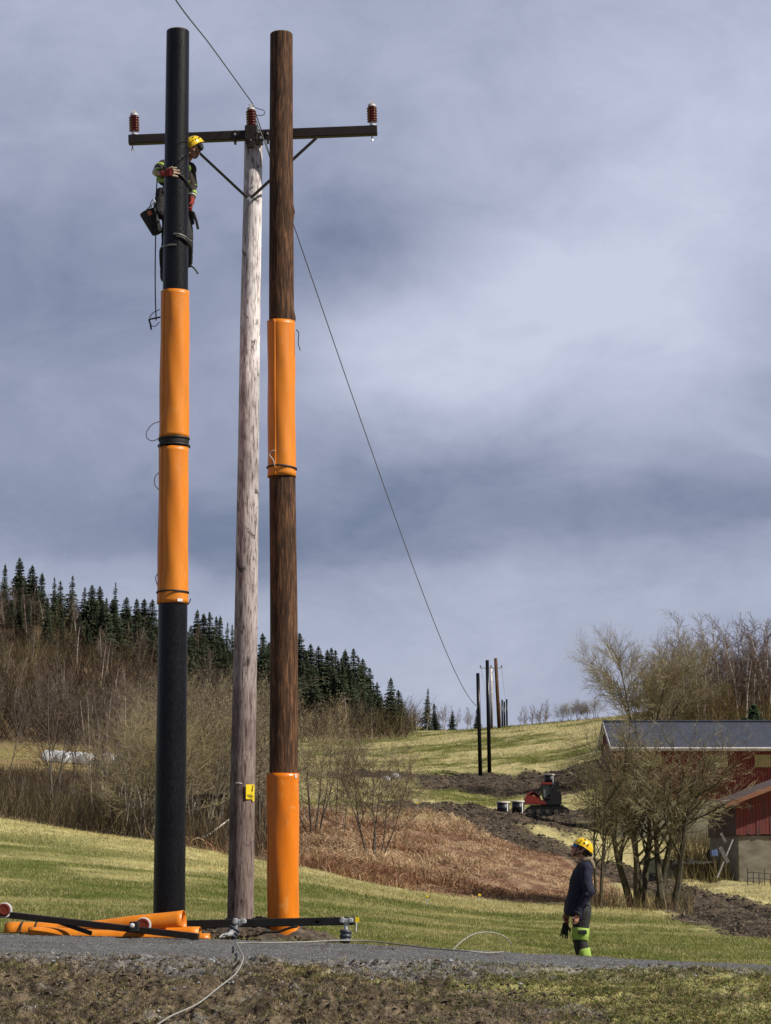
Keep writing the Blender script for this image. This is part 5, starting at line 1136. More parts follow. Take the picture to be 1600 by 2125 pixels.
mb = MB(); mb.tube([hT @ Vector((.10, -.095, .0)), hT @ Vector((.145, -.05, -.02)), hT @ Vector((.15, .05, -.02)), hT @ Vector((.10, .095, .0))], .013, 6); mb.build('goggle_strap', M['rubber'], hm)
mb = MB(); mb.ell(hT @ Vector((.06, 0, -.03)), (.052, .080, .055), hT.to_3x3()); mb.ell(hT @ Vector((-.012, .074, -.0)), (.02, .012, .03), hT.to_3x3()); mb.ell(hT @ Vector((-.012, -.074, -.0)), (.02, .012, .03), hT.to_3x3()); mb.build('hair', M['hair'], pw, smooth=True)
mb = MB()
for s in (-1, 1): mb.ell(hT @ Vector((-.098, s * .034, .010)), (.018, .034, .024), hT.to_3x3() @ Matrix.Rotation(s * R(-18), 3, 'Z')); 
for s in (-1, 1): mb.ell(hT @ Vector((-.072, s * .066, .012)), (.026, .008, .022), hT.to_3x3() @ Matrix.Rotation(s * R(-10), 3, 'Z'))
gg = mb.build('glasses_lens', M['gog'], pw, smooth=True)
mb = MB()
for s in (-1, 1): mb.tube([hT @ Vector((-.06, s * .076, .016)), hT @ Vector((.0, s * .084, .008))], .004, 5)
mb.build('glasses_arm', M['rubber'], gg)
# glove dangling from the far hand
mb = MB(); w0 = wl(-.195, .19, .745); mb.caps(w0, w0 + Vector((.012, 0, -.045)), .020, .026); mb.build('work_glove', M['gred'], top=w0); gv = bpy.data.objects['work_glove']; tag(gv, 'red and black work glove dangling from the far hand of the standing worker', 'glove')
mb = MB(); hand_prims(mb, w0 + Vector((-.0, 0, -.055)), (-.18, -.05, -1), (0, -1, 0), (1, -.3, 0), R(8), 1.08, .22); mb.build('fingers', M['trous'], gv, remesh=.005)
# ---- climbing worker behind the black pole
YK = 28.30; K = lambda px, py, dy=0.0: at(px, py, YK + dy)
def paxis(z): return axis_at(lpb, lpa, z)
pk = root('person', K(368, 575), 'helmeted lineman hugging the black pole high above the ground', 'person')
hk = Matrix.Translation(K(404, 306, -.04)) @ Matrix.Rotation(R(38), 4, 'Z') @ Matrix.Rotation(R(-36), 4, 'Y') @ Matrix.Scale(1.06, 4)
# head bent down towards the pole
mb = MB(); head_prims(mb, hk); mb.caps(K(392, 326, .06), K(372, 345, .15), .055, .065)
mb.caps(K(342, 346, .16), K(394, 350, .16), .08, .08); mb.ell(K(367, 390, .14), (.17, .11, .27)); mb.ell(K(367, 445, .12), (.15, .11, .17))
mb.caps(K(338, 345, .15), K(322, 358, -.05), .050, .042); mb.caps(K(322, 358, -.05), K(337, 360, -.36), .042, .030)
mb.caps(K(396, 350, .15), K(401, 388, .02), .050, .042); mb.caps(K(401, 388, .02), K(398, 418, -.12), .042, .030)
mb.caps(K(352, 450, .13), K(347, 515, .04), .075, .055); mb.caps(K(347, 515, .04), K(342, 562, .10), .05, .040); mb.caps(K(382, 450, .13), K(391, 495, .02), .070, .050); mb.caps(K(391, 495, .02), K(391.5, 532, .08), .046, .040)
mb.build('body', M['skin2'], pk, remesh=.0065, sm=2)
jk = MB(); jk.caps(K(343, 350, .16), K(393, 352, .16), .098, .098); jk.caps(K(342, 372, .15), K(393, 374, .15), .100, .100); jk.caps(K(344, 402, .14), K(388, 404, .14), .100, .095)
jk.caps(K(340, 344, .15), K(327, 357, -.02), .085, .070); jk.caps(K(327, 357, -.02), K(336, 359, -.28), .066, .048)
jk.caps(K(393, 347, .13), K(399, 385, .02), .078, .066); jk.caps(K(399, 385, .02), K(398, 412, -.08), .062, .048)
jk.build('jacket', M['brownc'], pk, remesh=.009, sm=3, bump=.010, bscale=9)
def band(a, b, r, m, name='reflective_band'):
    mb = MB(); mb.tube([a, a + (b - a) * .05, a + (b - a) * .95, b], [r * .93, r, r, r * .93], 24); mb.build(name, m, pk, smooth=True)
band(K(334.5, 349, .08), K(332, 351.5, .05), .087, M['hiviz']); band(K(328.3, 357, -.09), K(329.5, 357.5, -.13), .069, M['reflect']); band(K(330, 357.5, -.15), K(331.5, 358.2, -.18), .064, M['hiviz'])
band(K(397.5, 379, .04), K(399, 389, .02), .071, M['hiviz']); band(K(399, 399, -.02), K(398.5, 404, -.045), .059, M['hiviz']); band(K(398.5, 405.5, -.05), K(398, 408, -.06), .057, M['reflect'])
mb = MB(); mb.caps(K(391, 343, .04), K(395, 350, .04), .022, .02); mb.caps(K(395, 350, .04), K(391, 362, .04), .02, .02); mb.build('chest_band', M['hiviz'], pk, remesh=.008)
mb = MB(); mb.caps(K(330, 372, .12), K(340, 374, .04), .040, .030); mb.build('waist_band', M['hiviz'], pk, remesh=.008)
t_ = MB(); t_.ell(K(366, 430, .14), (.185, .13, .28)); t_.caps(K(352, 450, .13), K(347, 515, .04), .105, .078); t_.caps(K(347, 515, .04), K(342, 562, .10), .074, .060); t_.caps(K(380, 440, .13), K(390, 495, .02), .105, .075); t_.caps(K(390, 495, .02), K(391, 532, .08), .070, .055); t_.caps(K(334, 400, .12), K(331, 440, .10), .07, .10)
t_.caps(K(394, 440, .08), K(399, 462, .06), .045, .03)
t_.build('trousers', M['trous'], pk, remesh=.009, sm=3, bump=.012, bscale=9)
for p0, p1 in ((K(341, 562, .10), K(343, 585, -.02)), (K(391, 532, .08), K(391, 552, -.02))):
    mb = MB(); mb.caps(p0, p0 + Vector((0, 0, -.09)), .060, .055); mb.caps(p0 + Vector((0, 0, -.11)), p0 + Vector((0, -.14, -.12)), .048, .042); mb.build('boot', M['rubber'], pk, remesh=.01)
hh = helmet(pk, hk)
mb = MB()
for s in (-1, 1): mb.ell(hk @ Vector((.015, s * .098, -.025)), (.038, .026, .045), hk.to_3x3())
mb.build('ear_muff', M['rubber'], hh, smooth=True)
mb = MB(); mb.ell(hk @ Vector((.055, 0, -.02)), (.055, .080, .06), hk.to_3x3()); mb.build('hair', M['hair'], pk, smooth=True)
# gloved hand spread over the front of the pole
def oncyl(px, py, lift):
    z = at(px, py, 27.85).z; c = paxis(z); r = .162 + lift; x = at(px, py, 27.85).x - c.x; x = max(-r * .999, min(r * .999, x)); return Vector((c.x + x, c.y - math.sqrt(r * r - x * x), z))
mb = MB(); wr = oncyl(339, 359, .035)
for k in (-1, 0, 1): mb.caps(oncyl(340, 359 + k * 3.2, .03), oncyl(354, 358.5 + k * 5.0, .018), .020, .017, 10)
mb.caps(K(336, 359, -.28), wr, .045, .034)
glv = mb
for (y0, y1, x1) in ((351.5, 350, 366), (355.5, 355, 371.5), (360, 361, 372.5), (364, 367, 368.5)): glv.caps(oncyl(353, y0 + .5, .016), oncyl((353 + x1) / 2, (y0 + y1) / 2, .018), .0145, .013, 10)
glv.caps(oncyl(345, 354, .03), oncyl(352, 349, .016), .017, .013, 10)
glv.build('glove', M['gred'], pk, remesh=.006, sm=1)
mb = MB()
for (y0, y1, x1) in ((351.5, 349.5, 366), (355.5, 355, 371.5), (360, 361, 372.5), (364, 367.5, 368.5)): mb.caps(oncyl((353 + x1) / 2 - 1, (y0 + y1) / 2, .019), oncyl(x1, y1, .014), .0150, .0115, 10)
mb.caps(oncyl(351, 349.8, .017), oncyl(358, 347.5, .014), .0135, .011, 10); mb.build('glove_fingers', M['gpale'], pk, remesh=.005, sm=1)
mb = MB(); hand_prims(mb, K(398, 418, -.10), (.0, -.35, -1), (-.9, -.2, 0), (0, -1, .2), R(60), 1.15); mb.caps(K(398, 410, -.08), K(398, 420, -.12), .044, .036); mb.build('glove', M['gred'], pk, remesh=.006)
# lanyard round the pole, strap tail, tool bag, lowering line, climbing irons
mb = MB(); pts = [oncyl(371, 361, .012), oncyl(378, 366, .010), oncyl(386, 374, .010), oncyl(391, 381, .012)]; mb.tube(spline(pts, 6), .011, 6); q = oncyl(388, 288, .006); mb.tube(spline([oncyl(368, 300, .004), oncyl(374, 295, .004), oncyl(384, 291, .004), oncyl(391, 289, .004)], 5), .0045, 5)
mb.tube(spline([oncyl(391, 381, .012), K(397, 392, -.1), K(400, 420, -.12)], 5), .011, 6)
o = mb.build('lanyard', M['rubber'], top=q, smooth=True); tag(o, 'black work positioning lanyard wrapped round the black pole under the gloved hand', 'lanyard')
mb = MB(); mb.bar(K(401, 440, -.15), K(407, 458, -.16), .035, .035); mb.bar(K(407, 457, -.16), K(411, 475, -.16), .045, .035); o = mb.build('strap_end', M['rubber'], pk)
bagT = Matrix.Rotation(R(-24), 3, 'Y')
bg_ = root('tool_bag', K(316, 490, .0), 'black tool bag hanging at the hip of the climbing lineman', 'bag')
mb = MB(); c = K(317, 462, .05); Mb = Matrix.Rotation(R(24), 3, 'Y').inverted()
mb.loft([(Vector((0, 0, -.165)), .060, .055, 0), (Vector((0, 0, -.155)), .075, .075, 0), (Vector((0, 0, 0)), .095, .09, 0), (Vector((0, 0, .15)), .115, .10, 0), (Vector((0, 0, .165)), .112, .098, 0), (Vector((0, 0, .15)), .10, .09, 0)], 24)
mb.V = [Matrix.Rotation(R(-24), 3, 'Y').inverted() @ Vector(v) if False else Matrix.Rotation(R(-24), 3, 'Y') @ Vector(v) + c for v in mb.V]; mb.build('bag', M['trous'], bg_, smooth=True)
mb = MB(); mb.box(K(311, 442, -.05), (.06, .03, .07), Matrix.Rotation(R(-30), 3, 'Y'), bev=.01); mb.build('tool_handle', mat('orange_red_handle', (.55, .14, .06), rough=.5), bg_)
mb = MB(); mb.tube(spline([K(318, 436, 0), K(312, 425, -.02), K(318, 414, 0), K(324, 424, .02), K(322, 438, 0)], 5), .0065, 5); mb.tube(spline([K(304, 436, .05), K(320, 420, .05), K(332, 405, .08)], 4), .012, 5); mb.build('carabiner', M['galv'], bg_, smooth=True)
mb = MB(); mb.tube(spline([K(326, 375, -.06), K(324.5, 400, -.08), K(324, 430, -.12), K(323, 490, -.12), K(322, 560, -.1), K(322.5, 620, -.1), K(324, 665, -.1)], 6), .0085, 6); ln = mb.build('hand_line', M['rubber'], top=K(323, 490, -.1), smooth=True); tag(ln, 'dark hand line hanging from the lineman down beside the orange guard', 'rope')
mb = MB(); mb.tube([K(309, 663, -.1), K(333, 658, -.1)], .011, 6); mb.tube([K(309, 663, -.1), K(312, 672, -.1), K(314, 684, -.1)], .013, 6); mb.tube(spline([K(310, 660, -.1), K(318, 649, -.1), K(332, 642, -.1)], 4), .0055, 5); mb.tube(spline([K(313, 676, -.1), K(322, 677, -.1), K(331, 668, -.1)], 4), .0055, 5); mb.build('hook', M['black'], ln)
M['iron'] = mat('worn_steel', (.20, .20, .19), (.05, .05, .05), scale=20, rough=.45, metallic=.5, lo=.3, hi=.6)
def iron(front, side, lab):
    t = root('climbing_iron', side[-1], lab, 'climbing iron', 'climbing irons on the black pole')
    mb = MB(); mb.tube(spline(front, 8), .0155, 8, flat=1.0); mb.build('hook', M['iron'], t, smooth=True)
    mb = MB(); mb.tube(spline(side, 6), .022, 8); mb.build('shank', M['rubber'], t, smooth=True)
iron([oncyl(360, 486.5, .012), oncyl(372, 487, .014), oncyl(383, 490, .016), oncyl(391, 494, .02), K(396.5, 500, -.28)], [oncyl(364, 491, .006), oncyl(378, 493, .010), oncyl(388, 500, .016), K(395.5, 512, -.2), K(395.5, 535, -.1), K(394, 552, -.05)], 'upper climbing iron hooked round the right side of the black pole')
iron([oncyl(366, 509.5, .012), oncyl(355, 509, .014), oncyl(345, 510, .02), K(337, 512, -.28)], [K(338, 512, -.25), K(334, 520, -.2), K(334, 540, -.12), K(336, 560, -.08), K(339, 573, -.05)], 'lower climbing iron hooked round the left side of the black pole')
mb = MB(); mb.tube(spline([K(393, 552, -.12), K(398, 553, -.14), K(404, 558, -.14), K(411, 568, -.14)], 5), .012, 6); mb.tube(spline([K(396, 552, -.12), K(396, 547, -.12), K(400, 545, -.12)], 4), .009, 5); mb.build('boot_strap', M['rubber'], pk, smooth=True)
# ------------------------------------------------------------------ trees
def grow(rng, p, d, L, r, lv, S, out):
    k = max(2, min(S['kmax'][lv], int(round(L / S['seg'][lv])))); st = L / k; pts = [p]; dirs = [d]; wn = S['wander'][lv]; tr = S['trop'][lv]
    x, y, z = p; a, b, c = d
    for i in range(k):
        a += rng.gauss(0, wn); b += rng.gauss(0, wn); c += rng.gauss(0, wn * .7) + tr
        q = math.sqrt(a * a + b * b + c * c) + 1e-9; a /= q; b /= q; c /= q; x += a * st; y += b * st; z += c * st; pts.append((x, y, z)); dirs.append((a, b, c))
    tp = S['taper'][lv]; rad = [r * (1 - (1 - tp) * i / k) for i in range(k + 1)]; out.append((lv, pts, rad))
    if lv + 1 >= len(S['n']): return
    n = S['n'][lv]; n = int(n * rng.uniform(.8, 1.2) * (min(1.3, max(.45, L / S['ref'][lv])) if lv else 1) + .5); t0 = S['start'][lv]
    for j in range(n):
        t = t0 + (1 - t0) * (j + rng.random()) / n; f = t * k; i = min(k - 1, int(f)); f -= i
        P = tuple(pts[i][m] + (pts[i + 1][m] - pts[i][m]) * f for m in range(3)); D = Vector(dirs[i + 1]); o = D.orthogonal().normalized()
        o = Matrix.Rotation(rng.uniform(0, 6.283), 3, D) @ o; an = R(S['ang'][lv]) * rng.uniform(.6, 1.3); cd = D * math.cos(an) + o * math.sin(an)
        cl = L * S['ratio'][lv] * rng.uniform(.65, 1.15) * (1 - S['shr'][lv] * (t - t0) / (1 - t0 + 1e-6))
        cr = min(rad[i] * .75, max(S['rmin'], r * S['rr'][lv] * rng.uniform(.8, 1.2) * (1 - .5 * t)))
        grow(rng, P, tuple(cd), cl, cr, lv + 1, S, out)
def paths_mesh(name, paths, sides, material, buds=None, color=None):
    V = []; F4 = []; F3 = []; n0 = 0
    for pts, rad in paths:
        k = len(pts); n = sides; u = None; P = [Vector(p) for p in pts]
        t = (P[-1] - P[0]); t = t.normalized() if t.length > 1e-6 else Vector((0, 0, 1)); u = t.orthogonal().normalized(); w = t.cross(u)
        for i in range(k):
            for j in range(n):
                an = 6.28318 * j / n; V.append(P[i] + (u * math.cos(an) + w * math.sin(an)) * rad[i])
        for i in range(k - 1):
            for j in range(n): a = n0 + i * n + j; b = n0 + i * n + (j + 1) % n; F4.append((a, b, b + n, a + n))
        n0 += k * n
    if buds:
        for p, s in buds:
            q = Vector((random.gauss(0, 1), random.gauss(0, 1), random.gauss(0, 1))).normalized(); w = q.orthogonal().normalized() * s; q = q * s
            V += [Vector(p) + q, Vector(p) + w, Vector(p) - q * .8]; F3.append((n0, n0 + 1, n0 + 2)); n0 += 3
    return mesh_np(name, np.array([tuple(v) for v in V]), [np.array(F4)] + ([np.array(F3)] if F3 else []), material, smooth=False)
M['bark_dark'] = mat('mossy_dark_bark', (.105, .085, .055), (.035, .028, .020), scale=9, stretch=(1, 1, .4), rough=.9, bump=1.0, bscale=14, c=(.07, .062, .035))
M['bark_grey'] = mat('grey_bark', (.19, .165, .13), (.085, .072, .058), scale=6, stretch=(1, 1, .5), rough=.9)
M['bark_birch'] = mat('pale_birch_bark', (.52, .46, .39), (.20, .17, .14), scale=3, stretch=(1, 1, 1.5), rough=.85, lo=.3, hi=.6)
M['twig_olive'] = mat('olive_twigs', (.40, .34, .19), (.23, .19, .11), scale=1.2, rough=.85)
M['twig_brown'] = mat('brown_twigs', (.15, .105, .075), (.085, .06, .048), scale=.6, rough=.85)
M['twig_grey'] = mat('grey_brown_twigs', (.26, .205, .145), (.15, .115, .08), scale=.8, rough=.85)
M['twig_red'] = mat('reddish_twigs', (.13, .075, .060), (.08, .05, .042), scale=.5, rough=.85)
M['needles'] = mat('dark_spruce_needles', (.042, .062, .022), (.018, .030, .013), scale=.8, rough=.8, lo=.3, hi=.7)
M['needles2'] = mat('green_spruce_needles', (.05, .09, .03), (.02, .045, .016), scale=1.5, rough=.8, lo=.3, hi=.7)
SAL = dict(kmax=[9, 7, 5, 4, 3], seg=[.5, .35, .25, .2, .2], wander=[.05, .09, .12, .14, .18], trop=[.035, .045, .05, .04, .04], taper=[.25, .3, .3, .5, .6], n=[10, 9, 8, 6, 0], ref=[4, 2.2, 1.2, .7, .4], start=[.36, .18, .12, .1], ang=[48, 42, 38, 36], ratio=[.60, .55, .50, .48], shr=[.15, .25, .3, .3], rmin=.006, rr=[.38, .42, .45, .55])
BIR = dict(kmax=[10, 5, 3, 3], seg=[.8, .5, .4, .3], wander=[.035, .10, .14, .2], trop=[.03, .05, .0, -.04], taper=[.18, .35, .5, .6], n=[26, 7, 6, 0], ref=[7, 1.8, .8, .4], start=[.28, .15, .1], ang=[42, 40, 40], ratio=[.30, .45, .5], shr=[.55, .3, .3], rmin=.006, rr=[.35, .5, .6])
def make_tree(name, kind, seed, H, barkm, twigm, stems=1, spread=20, trunk_r=.12, scale_r=1.0, split=1, thin=1.0, rmin=None, buds=0, counts=None, sides=3, label='', cat='tree', group=None):
    rng = random.Random(seed); S = dict(kind)
    if rmin: S['rmin'] = rmin
    if counts: S['n'] = counts
    out = []
    for s in range(stems):
        a = 2 * math.pi * (s + rng.random() * .5) / stems; t = R(spread) * rng.uniform(.5, 1.1) if stems > 1 else rng.uniform(0, .06)
        d = (math.sin(t) * math.cos(a), math.sin(t) * math.sin(a), math.cos(t)); b = .12 * (stems > 1) * (1 + stems * .12)
        grow(rng, (b * math.cos(a), b * math.sin(a), -.15), d, (H * (.66 if kind is SAL else .97)) * rng.uniform(.85, 1.05), trunk_r * rng.uniform(.8, 1.1), 0, S, out)
    zmax = max(max(p[2] for p in pts) for _, pts, _ in out); f = H / zmax; out = [(lv, [(x * f, y * f, z * f) for x, y, z in pts], rad) for lv, pts, rad in out]
    t = root(name, (0, 0, 0), label, cat, group)
    big = [(p, r) for lv, p, r in out if lv == 0]; mid = [(p, r) for lv, p, r in out if 0 < lv <= split]; sm = [(p, r) for lv, p, r in out if lv > split]
    me = paths_mesh('trunk', big + mid, 7 if sides == 3 and H < 9 and trunk_r < .3 else 4, barkm); link('trunk', me, t)
    bd = []
    if buds:
        for lv, p, r in out:
            if lv >= len(S['n']) - 2:
                for q in p[1:]:
                    if rng.random() < buds: bd.append((q, rng.uniform(.012, .026)))
    me = paths_mesh('crown', sm, sides, twigm, bd); link('crown', me, t); return t
def spruce_tree(seed, H, material, label, dense=1.0):
    rng = random.Random(seed); t = root('spruce_tree', (0, 0, 0), label, 'tree'); mb = MB(); mb.tube([(0, 0, -.3), (0, 0, H * .5), (0, 0, H * .985)], [H * .014, H * .008, .02], 6); mb.build('trunk', M['bark_dark'], t)
    V = []; Fc = []; n0 = 0; z = H * rng.uniform(.06, .14); lean = rng.uniform(0, 6.28)
    while z < H * .985:
        u = z / H; R_ = H * .195 * (1 - u) ** .8 * rng.uniform(.5, 1.25) + .05; nb = max(4, int((11 - 4 * u) * dense))
        for b in range(nb):
            a = 6.283 * (b + rng.random()) / nb; r = R_ * rng.uniform(.65, 1.15) * (1 + .12 * math.cos(a - lean)); dr = -.28 * r + (.22 * r if u > .75 else 0); ca, sa = math.cos(a), math.sin(a); m = max(3, int(r / .28))
            for i in range(m):
                f0 = i / m; f1 = (i + 1.25) / m; w = r * .30 * (1 - f0) ** .6 * rng.uniform(.7, 1.3) + .06; x0, x1 = r * f0, r * min(1.05, f1); z0 = z + dr * f0 ** 1.2 + .1 * math.sin(f0 * 3) * r * .3; z1 = z + dr * f1 ** 1.2 - rng.uniform(0, .12)
                for s in (-1, 1):
                    zz_ = z1 - rng.uniform(.02, .16) * (1 + r * .3); V += [(x0 * ca, x0 * sa, z0), (x1 * ca - s * w * .25 * sa, x1 * sa + s * w * .25 * ca, z1), ((x0 + x1) / 2 * ca - s * w * sa, (x0 + x1) / 2 * sa + s * w * ca, zz_)]; Fc.append((n0, n0 + 1, n0 + 2)); n0 += 3
        z += H * .028 * rng.uniform(.7, 1.3) * (1.15 - .5 * u)
    for i in range(5): 
        a = i * 1.256; V += [(0, 0, H * 1.0), (.08 * math.cos(a), .08 * math.sin(a), H * .95), (.08 * math.cos(a + 1), .08 * math.sin(a + 1), H * .93)]; Fc.append((n0, n0 + 1, n0 + 2)); n0 += 3
    link('crown', mesh_np('crown', np.array(V), [np.array(Fc)], material), t); return t
USED = set()
def place(proto, x, y, z, sc, rz, label, group, sxy=1.0, tilt=(0, 0)):
    if proto.name not in USED: USED.add(proto.name); r = proto
    else:
        r = proto.copy(); COL.objects.link(r)
        for ch in list(proto.children): c = ch.copy(); COL.objects.link(c); c.parent = r
    r.location = (x, y, z); r.scale = (sc * sxy, sc * sxy, sc); r.rotation_euler = (tilt[0], tilt[1], rz); r['label'] = label
    if group: r['group'] = group
    elif 'group' in r: del r['group']
    return r
rng = random.Random(77)
# spruces
SPR = [(spruce_tree(100 + i, 10.0, M['needles'], 'x', .8 + .15 * i), 10.0) for i in range(5)]
SKY = [(-40, 1165), (10, 1168), (40, 1158), (72, 1172), (115, 1198), (148, 1197), (190, 1214), (240, 1212), (300, 1238), (350, 1250), (412, 1262), (437, 1268), (470, 1290), (510, 1302), (547, 1314), (600, 1310), (640, 1333), (690, 1343), (735, 1345), (768, 1380), (800, 1412), (830, 1428), (890, 1440), (940, 1475), (1000, 1492)]
sx_ = [a for a, b in SKY]; sy_ = [b for a, b in SKY]
def spr(px, top, Y, lab, grp):
    p = at(px, top, Y); z = gz(p.x, Y) - .2; H = max(3.5, p.z - z); t, h0 = rng.choice(SPR); return place(t, p.x, Y, z, H / h0, rng.uniform(0, 6.28), lab, grp, sxy=rng.uniform(.75, 1.7) * min(1.0, 13 / H + .25), tilt=(rng.gauss(0, .02), rng.gauss(0, .02)))
for px, top in ((10, 1168), (41, 1155), (71, 1170), (86, 1186), (115, 1196), (127, 1204), (148, 1193), (172, 1217), (191, 1212), (208, 1214), (240, 1206), (263, 1237), (285, 1240), (302, 1240), (316, 1242), (412, 1262), (422, 1270), (437, 1268), (448, 1276), (457, 1275), (470, 1290), (484, 1294), (547, 1312), (557, 1330), (623, 1310)):
    spr(px, top, rng.uniform(440, 455), 'dark spruce standing up along the skyline of the left hill', 'spruces on the skyline of the left hill')
for px, top in ((643, 1333), (663, 1338), (676, 1346), (684, 1342), (697, 1347), (712, 1350), (722, 1344), (733, 1344), (742, 1362), (756, 1364), (770, 1384)):
    spr(px, top, rng.uniform(385, 400), 'tall dark spruce in the dense stand right of the brown pole', 'dense spruce stand right of the brown pole')
for px, top, lab in ((812, 1404, 'dark spruce by itself just right of the dense spruce stand'), (827, 1430, 'smaller spruce leaning on the one right of the dense stand'), (886, 1427, 'tall lone spruce on the field edge above the hill grass'), (901, 1458, 'short spruce tucked against the tall lone one'), (939, 1476, 'small spruce top in the tree line near the far poles'), (990, 1483, 'small dark spruce right behind the leftmost far pole')):
    spr(px, top, rng.uniform(352, 372), lab, None)
px = -40
while px < 500:
    spr(px, float(np.interp(px, sx_, sy_)) + rng.uniform(20, 60) + (25 if px < 200 else 5), rng.uniform(415, 452), 'dark spruce in the row below the skyline of the left hill', 'spruces below the skyline of the left hill'); px += rng.uniform(8, 15) if px > 160 else rng.uniform(13, 22)
px = 330
while px < 500: spr(px, float(np.interp(px, sx_, sy_)) + rng.uniform(40, 85), rng.uniform(395, 420), 'dark spruce in the row below the skyline of the left hill', 'spruces below the skyline of the left hill'); px += rng.uniform(9, 16)
px = 535
while px < 792: spr(px, float(np.interp(px, sx_, sy_)) + rng.uniform(14, 70), rng.uniform(365, 392), 'tall dark spruce in the dense stand right of the brown pole', 'dense spruce stand right of the brown pole'); px += rng.uniform(5.5, 9)
g = at(1565, 1500, 165); sp_ = spruce_tree(200, 5.0, M['needles2'], 'x', 1.3); z = gz(g.x, 165); place(sp_, g.x, 165, z - .5, 1, 0, 'young green spruce standing above the ridge of the barn roof', None, sxy=2.1); sp_.scale.z = (at(1565, 1443, 165).z - z) / 5.0
# far birches of the slopes
FB = []
for i in range(5): FB.append((make_tree('birch_tree', BIR, 300 + i, 8.0, M['bark_birch'] if i % 2 else M['bark_grey'], [M['twig_brown'], M['twig_grey'], M['twig_brown'], M['twig_red'], M['twig_grey']][i], stems=1 + (i == 2), spread=14, trunk_r=.11, rmin=.026, counts=[22, 6, 3, 0], split=0), 8.0))
def fb(px, Y, H, lab, grp, set_=FB): 
    u = at(px, 1500, 1.0).x; x = u * Y; t, h0 = rng.choice(set_); return place(t, x, Y, gz(x, Y) - .1, H / h0, rng.uniform(0, 6.28), lab, grp, sxy=rng.uniform(.8, 1.15), tilt=(rng.gauss(0, .03), rng.gauss(0, .04)))
k = 0
for i in range(98):
    Y = rng.uniform(302, 446); px = rng.uniform(-70, 500)
    if 60 < px < 125 and 392 < Y < 420: continue
    fb(px, Y, rng.uniform(5.5, 8.5), 'bare brown birch on the wooded left hillside', 'bare birches of the left hillside')
for i in range(32): fb(rng.uniform(-60, 470), rng.uniform(432, 448), rng.uniform(5.5, 9), 'bare birch mixed among the spruces along the top of the left hill', 'bare birches among the skyline spruces')
for i in range(50): fb(rng.uniform(-60, 490), rng.uniform(301, 325), rng.uniform(6, 9.5), 'pale trunked bare birch along the foot of the left hillside', 'pale birches at the foot of the left hillside', [FB[0], FB[2], FB[4]])
for i in range(34): fb(rng.uniform(500, 860), rng.uniform(333, 372), rng.uniform(4.5, 7.5), 'bare reddish brown tree along the foot of the spruce stand', 'bare trees at the foot of the spruces')
for i in range(18):
    px = rng.uniform(855, 985); fb(px, rng.uniform(350, 400), rng.uniform(2.8, 4.8), 'small bare tree in the tree line left of the far poles', 'bare trees left of the far poles')
for i in range(12): fb(rng.uniform(1078, 1142), rng.uniform(385, 410), rng.uniform(4.2, 6.0) * (1 - abs(i - 5) * .03), 'small reddish bare tree in the clump on the crest right of the far poles', 'bare clump on the crest', [FB[0], FB[3]])
# right hand birch wood
RB = []
for i in range(4): RB.append((make_tree('birch_tree', BIR, 330 + i, 9.0, M['bark_birch'], [M['twig_brown'], M['twig_grey'], M['twig_brown'], M['twig_red']][i], trunk_r=.10, stems=1 + (i == 3), spread=12, rmin=.016, counts=[28, 7, 4, 0], split=0), 9.0))
def rb(px, top, Y, lab, grp):
    p = at(px, top, Y); z = gz(p.x, Y) - .1; t, h0 = rng.choice(RB); return place(t, p.x, Y, z, (p.z - z) / h0, rng.uniform(0, 6.28), lab, grp, sxy=rng.uniform(.8, 1.1))
for px, top in ((1422, 1260), (1400, 1318), (1440, 1302), (1462, 1296), (1478, 1272), (1492, 1264), (1510, 1288), (1526, 1276), (1541, 1270), (1556, 1268), (1570, 1280), (1584, 1272), (1600, 1284), (1385, 1330), (1372, 1345)):
    rb(px, top, rng.uniform(205, 225), 'tall bare birch rising out of the wood behind the barn', 'birch wood behind the barn')
for i in range(36):
    px = rng.uniform(1345, 1690); rb(px, 1300 + rng.uniform(0, 60) + (25 if px < 1400 else 0), rng.uniform(188, 250), 'tall bare birch rising out of the wood behind the barn', 'birch wood behind the barn')
# sallows
BIG = make_tree('sallow_tree', SAL, 401, 7.2, M['bark_dark'], M['twig_olive'], stems=3, spread=24, trunk_r=.145, counts=[9, 8, 8, 4, 0], split=2, buds=.35, rmin=.0095)
BIG2 = make_tree('sallow_tree', SAL, 402, 7.0, M['bark_dark'], M['twig_olive'], stems=2, spread=22, trunk_r=.145, counts=[9, 8, 8, 4, 0], split=2, buds=.35, rmin=.0095)
MIDS = [(make_tree('sallow_tree', SAL, 410 + i, 6.0, M['bark_grey'], [M['twig_olive'], M['twig_grey'], M['twig_olive']][i], stems=6 + i % 2, spread=20, trunk_r=.05, counts=[10, 9, 7, 5, 0], split=1, buds=.4, rmin=.0105), 6.0) for i in range(3)]
for px, H in ((1165, 3.2), (1182, 3.4), (1200, 3.6), (1216, 3.0), (1236, 3.8)): x_ = at(px, 1490, 1).x * 330; place(rng.choice(MIDS)[0], x_, 330, gz(x_, 330) - .1, H / 6.0, px, 'small pale bare tree on the crest between the clump and the birch wood', 'pale small trees on the crest', sxy=1.1)
def sal(proto, h0, px, basey, top, lab, rz, sxy=1.0, grp=None, Ymin=60):
    g = ground_at(px, basey, Ymin); H = at(px, top, g.y).z - g.z; return place(proto, g.x, g.y, g.z - .05, H / h0, rz, lab, grp, sxy=sxy)
sal(BIG, 7.2, 1322, 1884, 1422, 'broad budding sallow with several dark stems, middle of the group right of the standing worker', .4, .98)
SLIM = make_tree('sallow_tree', SAL, 405, 6.0, M['bark_dark'], M['twig_olive'], stems=3, spread=7, trunk_r=.085, counts=[9, 8, 7, 4, 0], split=2, buds=.35, rmin=.0095)
